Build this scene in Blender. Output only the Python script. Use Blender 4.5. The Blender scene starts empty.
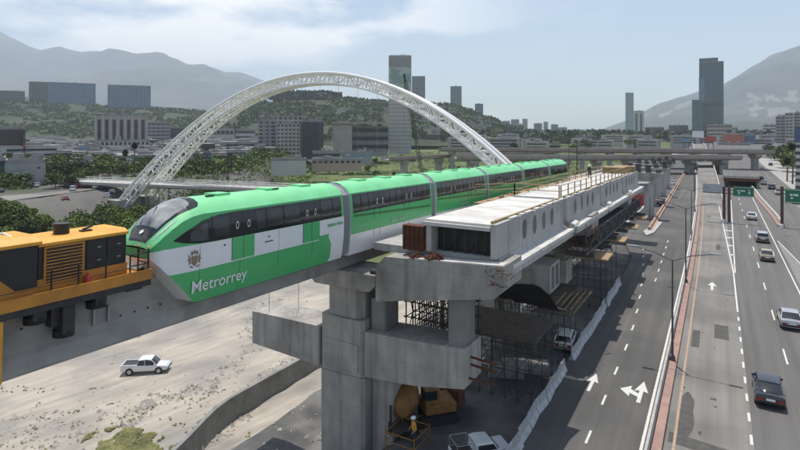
import bpy, bmesh, math, random
from mathutils import Vector, Matrix, noise
random.seed(11)
sc = bpy.context.scene
COL = sc.collection
PI = math.pi
R_ = math.radians

# ------------------------------------------------------------------ camera
CAMZ = 19.5
F_PX = 540.0                                   # focal length in photo pixels (800 wide)
YAW = math.atan(318 / 540.0)                   # level camera, shifted lens: verticals stay vertical
cam = bpy.data.cameras.new('camera')
cam.sensor_width = 36.0
cam.lens = 36.0 * F_PX / 800.0
cam.shift_y = -97.0 / 800.0
cam.clip_start = 0.5
cam.clip_end = 40000
camo = bpy.data.objects.new('camera', cam)
COL.objects.link(camo)
camo.location = (0, 0, CAMZ)
camo.rotation_euler = (PI / 2, 0, YAW)
sc.camera = camo
FW = Vector((-math.sin(YAW), math.cos(YAW), 0))
RT = Vector((math.cos(YAW), math.sin(YAW), 0))
UP = Vector((0, 0, 1))

def ray(px, py):
    return FW + RT * ((px - 400) / F_PX) + UP * ((128 - py) / F_PX)
def at(px, py, depth):                          # a surveyed point: image direction and real distance
    return Vector((0, 0, CAMZ)) + ray(px, py) * depth
def gz(px, py, z=0.0):                          # where a sight line meets level z
    d = ray(px, py)
    return Vector((0, 0, CAMZ)) + d * ((z - CAMZ) / d.z)

# ------------------------------------------------------------------ world, sun, exposure
SUN_DIR = Vector((-0.15, 0.22, 1.0)).normalized()
SUN_EL = math.asin(SUN_DIR.z)
SUN_AZ = math.atan2(SUN_DIR.x, SUN_DIR.y)
w = bpy.data.worlds.new('World')
sc.world = w
w.use_nodes = True
nt = w.node_tree
nt.nodes.clear()
wo = nt.nodes.new('ShaderNodeOutputWorld')
bg = nt.nodes.new('ShaderNodeBackground')
sky = nt.nodes.new('ShaderNodeTexSky')
sky.sky_type = 'NISHITA'
sky.sun_disc = False
sky.sun_elevation = SUN_EL
sky.sun_rotation = SUN_AZ
sky.air_density = 1.0
sky.dust_density = 1.0
sky.ozone_density = 1.0
bg.inputs['Strength'].default_value = 0.12
tc = nt.nodes.new('ShaderNodeTexCoord')
mp = nt.nodes.new('ShaderNodeMapping')
mp.inputs['Scale'].default_value = (1.0, 1.0, 3.0)
mp.inputs['Location'].default_value = (1.3, 0.2, 0.6)
nz = nt.nodes.new('ShaderNodeTexNoise')
nz.inputs['Scale'].default_value = 3.2
nz.inputs['Detail'].default_value = 9
nz.inputs['Roughness'].default_value = 0.52
cr = nt.nodes.new('ShaderNodeValToRGB')
cr.color_ramp.elements[0].position = 0.47
cr.color_ramp.elements[0].color = (0, 0, 0, 1)
cr.color_ramp.elements[1].position = 0.60
cr.color_ramp.elements[1].color = (1, 1, 1, 1)
# clouds lie mostly over the western (left) part of the sky
sx = nt.nodes.new('ShaderNodeSeparateXYZ')
mr = nt.nodes.new('ShaderNodeMapRange')
mr.inputs['From Min'].default_value = -0.28
mr.inputs['From Max'].default_value = -0.55
mr.inputs['To Min'].default_value = 0.12
mr.inputs['To Max'].default_value = 1.0
mm = nt.nodes.new('ShaderNodeMath'); mm.operation = 'MULTIPLY'
mix = nt.nodes.new('ShaderNodeMix'); mix.data_type = 'RGBA'
mix.inputs['B'].default_value = (9.0, 8.9, 8.9, 1)
L = nt.links.new
L(tc.outputs['Generated'], mp.inputs['Vector'])
L(mp.outputs['Vector'], nz.inputs['Vector'])
L(nz.outputs['Fac'], cr.inputs['Fac'])
L(tc.outputs['Generated'], sx.inputs[0])
L(sx.outputs['X'], mr.inputs['Value'])
L(cr.outputs['Color'], mm.inputs[0])
L(mr.outputs['Result'], mm.inputs[1])
L(mm.outputs[0], mix.inputs['Factor'])
L(sky.outputs['Color'], mix.inputs['A'])
veil = nt.nodes.new('ShaderNodeMix'); veil.data_type = 'RGBA'      # thin high overcast everywhere
veil.inputs['Factor'].default_value = 0.1
veil.inputs['B'].default_value = (4.3, 4.55, 4.95, 1)
L(sky.outputs['Color'], veil.inputs['A'])
L(veil.outputs['Result'], mix.inputs['A'])
L(mix.outputs['Result'], bg.inputs['Color'])
L(bg.outputs[0], wo.inputs['Surface'])

sun = bpy.data.lights.new('sun', 'SUN')
sun.energy = 3.6
sun.angle = R_(0.55)
sun.color = (1.0, 0.955, 0.89)
suno = bpy.data.objects.new('sun', sun)
COL.objects.link(suno)
suno.rotation_euler = SUN_DIR.to_track_quat('Z', 'Y').to_euler()
suno.location = (0, 0, 300)
sc.view_settings.view_transform = 'Standard'
sc.view_settings.look = 'None'
sc.view_settings.gamma = 1
sc.view_settings.use_curve_mapping = False
sc.view_settings.exposure = 0.3
sc.render.engine = 'CYCLES'
sc.cycles.max_bounces = 5
sc.cycles.transparent_max_bounces = 6
sc.cycles.volume_bounces = 2

# ------------------------------------------------------------------ materials
def mat(name, color, rough=0.8, var=0.12, scale=1.0, metal=0.0, bump=0.0, stretch=(1, 1, 1), spec=0.5,
        color2=None, scale2=None, thr=(0.45, 0.6), coat=0.0, objvar=0.0, rot=0.0):
    m = bpy.data.materials.new(name)
    m.use_nodes = True
    n = m.node_tree.nodes
    lk = m.node_tree.links.new
    b = n['Principled BSDF']
    b.inputs['Roughness'].default_value = rough
    b.inputs['Metallic'].default_value = metal
    b.inputs['Specular IOR Level'].default_value = spec
    if coat: b.inputs['Coat Weight'].default_value = coat
    t = n.new('ShaderNodeTexCoord')
    mpn = n.new('ShaderNodeMapping')
    mpn.inputs['Scale'].default_value = stretch
    if rot:
        mr_ = n.new('ShaderNodeMapping'); mr_.inputs['Rotation'].default_value = (0, 0, rot)
        lk(t.outputs['Object'], mr_.inputs['Vector']); lk(mr_.outputs['Vector'], mpn.inputs['Vector'])
    else: lk(t.outputs['Object'], mpn.inputs['Vector'])
    nz = n.new('ShaderNodeTexNoise')
    nz.inputs['Scale'].default_value = scale
    nz.inputs['Detail'].default_value = 8
    nz.inputs['Roughness'].default_value = 0.62
    lk(mpn.outputs['Vector'], nz.inputs['Vector'])
    ramp = n.new('ShaderNodeMapRange')
    ramp.inputs['From Min'].default_value = 0.3
    ramp.inputs['From Max'].default_value = 0.7
    ramp.inputs['To Min'].default_value = 1 - var
    ramp.inputs['To Max'].default_value = 1 + var
    lk(nz.outputs['Fac'], ramp.inputs['Value'])
    vm = n.new('ShaderNodeVectorMath'); vm.operation = 'SCALE'
    lk(ramp.outputs['Result'], vm.inputs['Scale'])
    if color2:
        n2 = n.new('ShaderNodeTexNoise')
        n2.inputs['Scale'].default_value = scale2 or scale * 0.2
        n2.inputs['Detail'].default_value = 5
        lk(t.outputs['Object'], n2.inputs['Vector'])
        r2 = n.new('ShaderNodeMapRange')
        r2.inputs['From Min'].default_value = thr[0]
        r2.inputs['From Max'].default_value = thr[1]
        lk(n2.outputs['Fac'], r2.inputs['Value'])
        mx = n.new('ShaderNodeMix'); mx.data_type = 'RGBA'
        mx.inputs['A'].default_value = (*color, 1)
        mx.inputs['B'].default_value = (*color2, 1)
        lk(r2.outputs['Result'], mx.inputs['Factor'])
        lk(mx.outputs['Result'], vm.inputs[0])
    else:
        vm.inputs[0].default_value = color
    out = vm.outputs[0]
    if objvar:
        oi = n.new('ShaderNodeObjectInfo')
        r3 = n.new('ShaderNodeMapRange')
        r3.inputs['To Min'].default_value = 1 - objvar
        r3.inputs['To Max'].default_value = 1 + objvar
        lk(oi.outputs['Random'], r3.inputs['Value'])
        v3 = n.new('ShaderNodeVectorMath'); v3.operation = 'SCALE'
        lk(out, v3.inputs[0]); lk(r3.outputs['Result'], v3.inputs['Scale'])
        out = v3.outputs[0]
    lk(out, b.inputs['Base Color'])
    if bump:
        bp = n.new('ShaderNodeBump')
        bp.inputs['Strength'].default_value = min(1, bump)
        bp.inputs['Distance'].default_value = 0.05 if bump <= 1 else 0.05 * bump
        lk(nz.outputs['Fac'], bp.inputs['Height'])
        lk(bp.outputs[0], b.inputs['Normal'])
    return m

def concrete_mat(name, c, var=0.27):
    m = mat(name, c, 0.9, var, 0.7, bump=0.25, stretch=(1, 1, 0.45), color2=tuple(x * 0.74 for x in c), scale2=0.35, thr=(0.48, 0.72), spec=0.25)
    # formwork lift lines
    n = m.node_tree.nodes; lk = m.node_tree.links.new
    t = [x for x in n if x.type == 'TEX_COORD'][0]
    s = n.new('ShaderNodeSeparateXYZ'); lk(t.outputs['Object'], s.inputs[0])
    mo = n.new('ShaderNodeMath'); mo.operation = 'PINGPONG'; mo.inputs[1].default_value = 0.61
    lk(s.outputs['Z'], mo.inputs[0])
    lt = n.new('ShaderNodeMapRange'); lt.inputs['From Min'].default_value = 0; lt.inputs['From Max'].default_value = 0.03
    lt.inputs['To Min'].default_value = 0.80; lt.inputs['To Max'].default_value = 1
    lk(mo.outputs[0], lt.inputs['Value'])
    b = n['Principled BSDF']
    src = b.inputs['Base Color'].links[0].from_socket
    md = n.new('ShaderNodeMapping'); md.inputs['Scale'].default_value = (2.6, 2.6, 0.16); lk(t.outputs['Object'], md.inputs['Vector'])
    nd = n.new('ShaderNodeTexNoise'); nd.inputs['Scale'].default_value = 1.0; nd.inputs['Detail'].default_value = 6; lk(md.outputs['Vector'], nd.inputs['Vector'])
    rd = n.new('ShaderNodeMapRange'); rd.inputs['From Min'].default_value = .5; rd.inputs['From Max'].default_value = .72; rd.inputs['To Min'].default_value = 1.0; rd.inputs['To Max'].default_value = .72
    lk(nd.outputs['Fac'], rd.inputs['Value'])
    vd = n.new('ShaderNodeVectorMath'); vd.operation = 'SCALE'; lk(src, vd.inputs[0]); lk(rd.outputs['Result'], vd.inputs['Scale']); src = vd.outputs[0]
    v = n.new('ShaderNodeVectorMath'); v.operation = 'SCALE'
    lk(src, v.inputs[0]); lk(lt.outputs['Result'], v.inputs['Scale']); lk(v.outputs[0], b.inputs['Base Color'])
    return m

M = {}
M['concrete'] = concrete_mat('concrete', (0.355, 0.335, 0.30))
M['concrete_new'] = concrete_mat('pale_concrete', (0.44, 0.43, 0.405), 0.1)
M['concrete_dark'] = mat('old_concrete', (0.22, 0.215, 0.20), 0.9, 0.25, 0.6, bump=0.3)
M['deck'] = mat('deck_concrete', (0.62, 0.60, 0.56), 0.85, 0.12, 0.9, bump=0.1, color2=(0.50, 0.48, 0.44), scale2=0.5)
M['beam'] = mat('beam_concrete', (0.36, 0.35, 0.325), 0.85, 0.16, 0.5, stretch=(1, 0.35, 1.6), bump=0.12, color2=(0.29, 0.28, 0.26), scale2=0.8)
M['asphalt'] = mat('asphalt', (0.125, 0.119, 0.110), 0.9, 0.24, 0.8, bump=0.1, stretch=(1.3, 0.03, 1), color2=(0.13, 0.125, 0.118), scale2=0.08)
M['asphalt_dark'] = mat('dark_asphalt', (0.086, 0.083, 0.078), 0.88, 0.22, 0.8, bump=0.1, stretch=(1.4, 0.03, 1), color2=(0.112, 0.108, 0.10), scale2=0.12)
M['asphalt_light'] = mat('worn_asphalt', (0.215, 0.203, 0.182), 0.92, 0.18, 0.8, bump=0.1, stretch=(1.4, 0.04, 1), color2=(0.155, 0.148, 0.136), scale2=0.1)
M['patch'] = mat('asphalt_patch', (0.085, 0.081, 0.074), 0.92, 0.25, 1.8)
M['road_conc'] = mat('road_concrete', (0.27, 0.255, 0.235), 0.9, 0.1, 0.5, stretch=(1, .3, 1))
M['sidewalk'] = mat('sidewalk', (0.34, 0.325, 0.30), 0.9, 0.15, 0.6)
M['kerb'] = mat('kerb', (0.42, 0.40, 0.37), 0.9, 0.15, 1)
M['red_kerb'] = mat('red_kerb', (0.33, 0.21, 0.17), 0.9, 0.25, 1.2)
M['paint'] = mat('road_paint', (0.62, 0.61, 0.57), 0.8, 0.25, 6)
M['yellow_paint'] = mat('faded_yellow_paint', (0.40, 0.28, 0.19), 0.85, 0.3, 5)
M['dirt'] = mat('dirt', (0.395, 0.35, 0.29), 0.95, 0.2, 0.8, bump=1.5, stretch=(1.3, 0.16, 1), rot=R_(11), color2=(0.27, 0.25, 0.22), scale2=0.09, thr=(.44, .6))
M['site'] = mat('site_ground', (0.085, 0.083, 0.080), 0.95, 0.3, 0.5, bump=0.8, color2=(0.15, 0.143, 0.132), scale2=0.2)  # darkened so the colour carries the shade under the station
M['rock'] = mat('rubble', (0.37, 0.345, 0.30), 0.95, 0.3, 1.0, bump=0.4)
M['grass'] = mat('grass', (0.21, 0.21, 0.085), 0.95, 0.35, 0.6)
M['grass_far'] = mat('meadow', (0.10, 0.13, 0.035), 0.95, 0.35, 0.05, color2=(0.07, 0.10, 0.028), scale2=0.02)
M['leaf'] = mat('leaf', (0.085, 0.118, 0.032), 0.8, 0.4, 0.5, objvar=0.3, spec=.2)
M['leaf_dark'] = mat('dark_leaf', (0.050, 0.072, 0.028), 0.8, 0.4, 0.5, objvar=0.3, spec=.2)
M['leaf_bright'] = mat('bright_leaf', (0.125, 0.165, 0.04), 0.8, 0.4, 0.5, objvar=0.25, spec=.2)
M['bark'] = mat('bark', (0.12, 0.09, 0.065), 0.95, 0.3, 3)
M['hill'] = mat('hill_scrub', (0.024, 0.038, 0.012), 0.95, 0.55, 0.05, bump=0, color2=(0.036, 0.047, 0.019), scale2=0.006, thr=(.45, .62))
M['mount'] = mat('mountain_rock', (0.040, 0.050, 0.046), 0.95, 0.4, 0.003, color2=(0.065, 0.07, 0.062), scale2=0.0012)
M['quarry'] = mat('quarry_rock', (0.15, 0.146, 0.134), 0.95, 0.2, 0.004)
M['city_ground'] = mat('city_ground', (0.125, 0.118, 0.108), 0.95, 0.4, 0.06, color2=(0.055, 0.070, 0.032), scale2=0.03, thr=(.47, .55))
M['white_steel'] = mat('white_painted_steel', (0.88, 0.87, 0.83), 0.5, 0.06, 0.4)
M['steel'] = mat('galvanised_steel', (0.35, 0.36, 0.37), 0.5, 0.15, 2, metal=0.6)
M['dark_steel'] = mat('dark_steel', (0.05, 0.048, 0.046), 0.6, 0.3, 2, metal=0.3)
M['form'] = mat('formwork_steel', (0.085, 0.085, 0.085), 0.8, 0.25, 1.2, metal=0.2)
M['rust'] = mat('rust', (0.11, 0.042, 0.022), 0.95, 0.4, 2)
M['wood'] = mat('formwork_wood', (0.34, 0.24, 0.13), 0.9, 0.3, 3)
M['black'] = mat('black_paint', (0.018, 0.018, 0.020), 0.45, 0.2, 2)
M['rubber'] = mat('rubber', (0.022, 0.022, 0.022), 0.9, 0.2, 4)
M['glass'] = mat('dark_glass', (0.016, 0.019, 0.022), 0.07, 0.2, 0.6, spec=0.55)
M['glass_car'] = mat('car_glass', (0.02, 0.024, 0.028), 0.05, 0.1, 2, spec=0.7)
M['screen'] = mat('windscreen', (0.13, 0.145, 0.15), 0.06, 0.45, 0.9, spec=0.8, color2=(0.28, 0.29, 0.28), scale2=0.8, thr=(.42, .62))
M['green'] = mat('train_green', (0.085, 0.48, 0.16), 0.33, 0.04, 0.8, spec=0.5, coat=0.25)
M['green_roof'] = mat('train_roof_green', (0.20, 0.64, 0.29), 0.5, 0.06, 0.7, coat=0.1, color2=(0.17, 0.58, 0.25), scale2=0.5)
M['train_white'] = mat('train_white', (0.84, 0.84, 0.82), 0.32, 0.04, 0.6, coat=0.3)
M['train_grey'] = mat('gangway_grey', (0.27, 0.28, 0.29), 0.6, 0.1, 2)
M['emblem'] = mat('emblem_brown', (0.28, 0.20, 0.12), 0.6, 0.2, 4)
M['orange_shaded'] = mat('shaded_orange', (0.22, 0.105, 0.025), 0.7, 0.3, 1.5)  # machine orange with the deep shade of the site put into the colour
M['board_shaded'] = mat('shaded_plywood', (0.085, 0.068, 0.05), 0.9, 0.3, 1.5)  # board wood darkened to hold the shade below the deck
M['track'] = mat('compacted_dirt', (0.30, 0.275, 0.24), 0.95, 0.2, 0.8)
M['yellow'] = mat('machine_yellow', (0.70, 0.335, 0.035), 0.5, 0.2, 0.8)
M['orange'] = mat('machine_orange', (0.50, 0.21, 0.03), 0.55, 0.25, 1.2)
M['red'] = mat('red_paint', (0.42, 0.045, 0.03), 0.5, 0.15, 2)
M['sign_green'] = mat('sign_green', (0.015, 0.16, 0.075), 0.5, 0.06, 2)
M['sign_back'] = mat('sign_back', (0.42, 0.44, 0.46), 0.5, 0.1, 2, metal=0.3)
M['white'] = mat('white_paint', (0.78, 0.78, 0.76), 0.5, 0.05, 1)
M['white_wall'] = mat('white_render', (0.50, 0.485, 0.455), 0.85, 0.12, 0.12)
M['cream'] = mat('cream_render', (0.42, 0.385, 0.335), 0.85, 0.12, 0.12)
M['grey_wall'] = mat('grey_render', (0.32, 0.315, 0.31), 0.85, 0.14, 0.1)
M['dark_wall'] = mat('charcoal_cladding', (0.055, 0.057, 0.062), 0.6, 0.2, 0.1)
M['brown_wall'] = mat('brown_cladding', (0.085, 0.062, 0.05), 0.7, 0.25, 0.2)
M['brick_wall'] = mat('brick_red_render', (0.33, 0.115, 0.07), 0.85, 0.2, 0.15)
M['pink_wall'] = mat('sandstone_render', (0.44, 0.34, 0.27), 0.85, 0.12, 0.1)
M['blue_wall'] = mat('blue_cladding', (0.17, 0.27, 0.36), 0.6, 0.12, 0.1)
M['teal_wall'] = mat('teal_cladding', (0.02, 0.13, 0.12), 0.6, 0.12, 0.1)
M['tower_band'] = mat('tower_band_glass', (0.012, 0.034, 0.045), 0.12, 0.3, 0.1, spec=0.6)
M['tower_glass'] = mat('tower_glass', (0.035, 0.085, 0.105), 0.18, 0.4, 0.1, spec=0.6, stretch=(1, 1, 2))
M['blue_glass'] = mat('blue_glass', (0.07, 0.125, 0.19), 0.2, 0.35, 0.08, spec=0.6)
M['win'] = mat('window_glass', (0.035, 0.042, 0.05), 0.2, 0.5, 0.25, spec=0.6)
M['mural'] = mat('mural_green', (0.48, 0.52, 0.49), 0.8, 0.3, 0.05, color2=(0.25, 0.34, 0.29), scale2=0.05, thr=(.5, .54))
M['roof_grey'] = mat('roof_membrane', (0.27, 0.262, 0.25), 0.9, 0.25, 0.15)
M['skin'] = mat('skin', (0.34, 0.19, 0.12), 0.6, 0.05, 2)
M['cloth_dark'] = mat('dark_clothes', (0.03, 0.035, 0.05), 0.9, 0.1, 4)
M['hivis'] = mat('hi_vis_vest', (0.65, 0.30, 0.03), 0.8, 0.1, 4)
def carpaint(n, c): M[n] = mat(n, c, 0.28, 0.04, 1, coat=0.7, metal=0.1)
carpaint('car_white', (0.72, 0.73, 0.73)); carpaint('car_black', (0.022, 0.022, 0.026)); carpaint('car_silver', (0.40, 0.41, 0.42))
carpaint('car_gold', (0.42, 0.36, 0.24)); carpaint('car_red', (0.30, 0.025, 0.02)); carpaint('car_grey', (0.11, 0.115, 0.12)); carpaint('car_blue', (0.04, 0.07, 0.16))
M['chrome'] = mat('rim_metal', (0.45, 0.45, 0.46), 0.3, 0.05, 3, metal=0.9)
M['tail'] = mat('tail_lamp', (0.40, 0.012, 0.01), 0.25, 0.05, 3)
M['lamp_glass'] = mat('headlamp', (0.72, 0.72, 0.70), 0.15, 0.05, 3)

# ------------------------------------------------------------------ mesh helpers
def tag(o, label=None, cat=None, group=None, kind=None):
    if label: o['label'] = label
    if cat: o['category'] = cat
    if group: o['group'] = group
    if kind: o['kind'] = kind
    return o
def thing(name, label, cat, loc=(0, 0, 0), rz=0.0, group=None, rx=0.0):
    o = bpy.data.objects.new(name, None)
    o.empty_display_size = 0.3
    COL.objects.link(o)
    o.location = loc
    o.rotation_euler = (rx, 0, rz)
    return tag(o, label, cat, group)

class MB:
    """collects verts / faces; build() links them as one mesh object"""
    def __init__(s): s.v = []; s.f = []; s.mi = []; s.smooth = False
    def add(s, vs, fs, mi=0):
        b = len(s.v)
        s.v += [Vector(p) for p in vs]
        for f in fs:
            s.f.append([b + i for i in f]); s.mi.append(mi)
        return s
    def box(s, x0, x1, y0, y1, z0, z1, mi=0, bev=0):
        if bev:
            return s.cbox(x0, x1, y0, y1, z0, z1, bev, mi)
        vs = [(x0, y0, z0), (x1, y0, z0), (x1, y1, z0), (x0, y1, z0), (x0, y0, z1), (x1, y0, z1), (x1, y1, z1), (x0, y1, z1)]
        return s.add(vs, [(0, 3, 2, 1), (4, 5, 6, 7), (0, 1, 5, 4), (1, 2, 6, 5), (2, 3, 7, 6), (3, 0, 4, 7)], mi)
    def cbox(s, x0, x1, y0, y1, z0, z1, c, mi=0):     # vertical edges chamfered
        pl = [(x0 + c, y0), (x1 - c, y0), (x1, y0 + c), (x1, y1 - c), (x1 - c, y1), (x0 + c, y1), (x0, y1 - c), (x0, y0 + c)]
        return s.prism(pl, z0, z1, mi)
    def prism(s, poly, z0, z1, mi=0):
        n = len(poly)
        vs = [(p[0], p[1], z0) for p in poly] + [(p[0], p[1], z1) for p in poly]
        fs = [tuple(range(n - 1, -1, -1)), tuple(range(n, 2 * n))] + [(i, (i + 1) % n, n + (i + 1) % n, n + i) for i in range(n)]
        return s.add(vs, fs, mi)
    def extr(s, poly, axis, a, b, mi=0):              # poly in the two other axes; axis 'x' (y,z) or 'y' (x,z)
        n = len(poly)
        if axis == 'x': vs = [(a, p[0], p[1]) for p in poly] + [(b, p[0], p[1]) for p in poly]
        else: vs = [(p[0], a, p[1]) for p in poly] + [(p[0], b, p[1]) for p in poly]
        fs = [tuple(range(n - 1, -1, -1)), tuple(range(n, 2 * n))] + [(i, (i + 1) % n, n + (i + 1) % n, n + i) for i in range(n)]
        return s.add(vs, fs, mi)
    def tube(s, pts, r, n=6, mi=0, r1=None, cap=True):
        pts = [Vector(p) for p in pts]
        rings = []
        for i, p in enumerate(pts):
            d = (pts[min(i + 1, len(pts) - 1)] - pts[max(i - 1, 0)])
            if d.length < 1e-6: d = Vector((0, 0, 1))
            d.normalize()
            a = d.cross(Vector((0, 0, 1)))
            if a.length < 1e-3: a = d.cross(Vector((1, 0, 0)))
            a.normalize(); b = d.cross(a)
            rr = r if r1 is None else r + (r1 - r) * i / (len(pts) - 1)
            rings.append([p + (a * math.cos(2 * PI * k / n) + b * math.sin(2 * PI * k / n)) * rr for k in range(n)])
        vs = [q for rg in rings for q in rg]
        fs = []
        for i in range(len(pts) - 1):
            for k in range(n):
                fs.append((i * n + k, i * n + (k + 1) % n, (i + 1) * n + (k + 1) % n, (i + 1) * n + k))
        if cap:
            fs.append(tuple(range(n - 1, -1, -1))); fs.append(tuple((len(pts) - 1) * n + k for k in range(n)))
        return s.add(vs, fs, mi)
    def disc(s, c, axis, r, h, n=16, mi=0):
        c = Vector(c); ax = Vector(axis).normalized()
        return s.tube([c - ax * h / 2, c + ax * h / 2], r, n, mi)
    def ball(s, c, r, sc_=(1, 1, 1), nu=10, nv=7, mi=0):
        vs = []; fs = []
        for j in range(nv + 1):
            t = PI * j / nv
            for i in range(nu):
                a = 2 * PI * i / nu
                vs.append((c[0] + r * sc_[0] * math.sin(t) * math.cos(a), c[1] + r * sc_[1] * math.sin(t) * math.sin(a), c[2] + r * sc_[2] * math.cos(t)))
        for j in range(nv):
            for i in range(nu):
                fs.append((j * nu + i, (j + 1) * nu + i, (j + 1) * nu + (i + 1) % nu, j * nu + (i + 1) % nu))
        return s.add(vs, fs, mi)
    def loft(s, rings, closed=False, mi=0, caps=False):
        n = len(rings[0]); vs = [q for r in rings for q in r]; fs = []
        for i in range(len(rings) - 1):
            for k in range(n if closed else n - 1):
                fs.append((i * n + k, i * n + (k + 1) % n, (i + 1) * n + (k + 1) % n, (i + 1) * n + k))
        if caps:
            fs.append(tuple(range(n - 1, -1, -1))); fs.append(tuple((len(rings) - 1) * n + k for k in range(n)))
        return s.add(vs, fs, mi)
    def build(s, name, m, parent=None, world=False, smooth=None, bevel=0.0):
        vs = s.v
        if world and parent:
            inv = root_matrix(parent).inverted()
            vs = [inv @ p for p in vs]
        me = bpy.data.meshes.new(name)
        me.from_pydata([tuple(p) for p in vs], [], s.f)
        ms = m if isinstance(m, (list, tuple)) else [m]
        for x in ms: me.materials.append(x)
        if len(ms) > 1:
            for p, i in zip(me.polygons, s.mi): p.material_index = i
        me.validate()
        if smooth or s.smooth:
            for p in me.polygons: p.use_smooth = True
            me.set_sharp_from_angle(angle=R_(38))
        if bevel or not smooth:
            bm = bmesh.new(); bm.from_mesh(me)
            bmesh.ops.recalc_face_normals(bm, faces=bm.faces)
            if bevel:
                bmesh.ops.bevel(bm, geom=[e for e in bm.edges if e.calc_face_angle(0) > 0.5], offset=bevel, segments=2, affect='EDGES', profile=0.5)
            bm.to_mesh(me); bm.free()
        o = bpy.data.objects.new(name, me)
        COL.objects.link(o)
        if parent: o.parent = parent
        return o
def root_matrix(o):
    m = Matrix.LocRotScale(o.location, o.rotation_euler, o.scale)
    while o.parent:
        o = o.parent
        m = Matrix.LocRotScale(o.location, o.rotation_euler, o.scale) @ m
    return m
def struct(name, mb, m, **k):
    return tag(mb.build(name, m, **k), kind='structure')
def copy_tree(o, parent=None):
    c = o.copy(); COL.objects.link(c)
    if parent: c.parent = parent
    for ch in list(o.children): copy_tree(ch, c)
    return c
def nzv(x, y, s, seed=0.0): return noise.noise(Vector((x * s + seed, y * s - seed, seed * 0.7)))
def fbm(x, y, s, seed=0.0):
    return sum(nzv(x, y, s * 2 ** k, seed + k * 7.1) / 2 ** k for k in range(4))

#@@SETTING@@
# ------------------------------------------------------------------ terrain
def bank_x(Y):   return -132 - 0.29 * max(Y, -50) - .36 * max(0, Y - 205)          # far bank of the river
def wall_x(Y):   return -45.2 - 3.8 * (lambda t: t * t * (3 - 2 * t))(max(0, min(1, (Y - 31) / 14))) + (0.06 * max(0, 31 - Y) ** 1.3)
def terr(X, Y):
    if X > -10.9: return -0.06
    if X > -17: return -0.35
    wx = wall_x(Y) - .25
    bx = bank_x(Y)
    if X > wx:
        t1 = max(0, min(1, (-17 - X) / 5)); t2 = max(0, min(1, (-30 - X) / 6.5))
        t1 = t1 * t1 * (3 - 2 * t1); t = t2 * t2 * (3 - 2 * t2)
        z = -0.35 - 3.2 * t1 - 11.1 * t + .35 * fbm(X, Y, .12, 6) * t1
        if Y > 62:                                         # channel closes further on
            z = z + min(1, (Y - 62) / 30) * 2.3 * t
        return z + 0.25 * fbm(X, Y, 0.25)
    n = 0.35 * fbm(X, Y, 0.06) + 0.12 * fbm(X, Y, 0.5)
    if X > bx: 
        zz = -12.4 + n
        if Y > 62: zz += 0
        return zz
    t = min(1, (bx - X) / 26)
    t = t * t * (3 - 2 * t)
    return -12.4 + 10.4 * t + n * (1 - t)
def axis(vals):
    out = []
    for a, b, st in vals:
        k = max(1, int(round((b - a) / st)))
        out += [a + (b - a) * i / k for i in range(k)]
    out.append(vals[-1][1])
    return out
xs = axis([(-12000, -2000, 2000), (-2000, -400, 200), (-400, -130, 5), (-130, -50, 2.0), (-50, -16, 0.5), (-16, -10.95, 1.0), (-10.95, 60, 20), (60, 1000, 300), (1000, 12000, 2500)])
ys = axis([(-600, -40, 140), (-40, 10, 5), (10, 75, 1.0), (75, 200, 4), (200, 700, 10), (700, 2000, 130), (2000, 16000, 2000)])
tb = MB()
nx = len(xs)
for Y in ys:
    wx = wall_x(Y)
    for X in xs: tb.v.append(Vector((X, Y, terr(X, Y))))
def tmat(X, Y):
    if X > -10.95: return 2 if X < 70 else 3
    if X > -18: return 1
    if X > wall_x(Y): return 1 if X > -41 + 2.2 * fbm(X, Y, .15, 5) else 0  # site colour paints the shadowed channel floor; dirt left for the lit strip
    if X < bank_x(Y) - 6: return 3
    far = Y + 0.35 * (-X) + 25 * fbm(X, Y, 0.01)
    if far > 135: return 4
    return 0
for j in range(len(ys) - 1):
    for i in range(nx - 1):
        tb.f.append([j * nx + i, j * nx + i + 1, (j + 1) * nx + i + 1, (j + 1) * nx + i])
        tb.mi.append(tmat((xs[i] + xs[i + 1]) / 2, (ys[j] + ys[j + 1]) / 2))
struct('ground', tb, [M['dirt'], M['site'], M['site'], M['city_ground'], M['grass_far']], smooth=True)

# grass patch on the riverbed and rubble strewn over it
def scatter(name, label, cat, pts, maker, m):
    mb = MB()
    for p in pts: maker(mb, p)
    return tag(mb.build(name, m), label, cat, kind='stuff')
def rock(mb, p):
    x, y, s = p
    z = terr(x, y)
    vs = []
    for (a, b, c) in ((1, 0, 0), (-1, 0, 0), (0, 1, 0), (0, -1, 0), (0, 0, 1), (0, 0, -.6)):
        k = random.uniform(0.6, 1.2) * s
        vs.append((x + a * k + random.uniform(-.2, .2) * s, y + b * k + random.uniform(-.2, .2) * s, z + c * k * 0.7))
    mb.add(vs, [(0, 2, 4), (2, 1, 4), (1, 3, 4), (3, 0, 4), (2, 0, 5), (1, 2, 5), (3, 1, 5), (0, 3, 5)])
rocks = []
def rock_line(pix, n, spread, smin, smax, z=-12.4):
    P = [gz(*q, z) for q in pix]
    for _ in range(n):
        k = random.random() * (len(P) - 1); i = int(k); t = k - i
        q = P[i].lerp(P[i + 1], t)
        rocks.append((q.x + random.gauss(0, spread), q.y + random.gauss(0, spread), smin + (smax - smin) * random.random() ** 3))
rock_line([(0, 425), (60, 440), (130, 410)], 260, 1.6, 0.06, 0.4)
rock_line([(120, 430), (150, 405), (200, 392), (235, 372), (262, 330)], 520, 1.0, 0.06, 0.5)
rock_line([(215, 420), (250, 388), (300, 352)], 300, 0.6, 0.06, 0.35)
rock_line([(250, 335), (262, 310), (280, 300)], 300, 1.3, 0.06, 0.45)
rock_line([(130, 336), (190, 312)], 60, 0.7, 0.08, 0.5)
rock_line([(0, 400), (150, 340), (300, 300)], 260, 9, 0.04, 0.22)
rock_line([(0, 440), (150, 400)], 200, 5, 0.04, 0.2)
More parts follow.
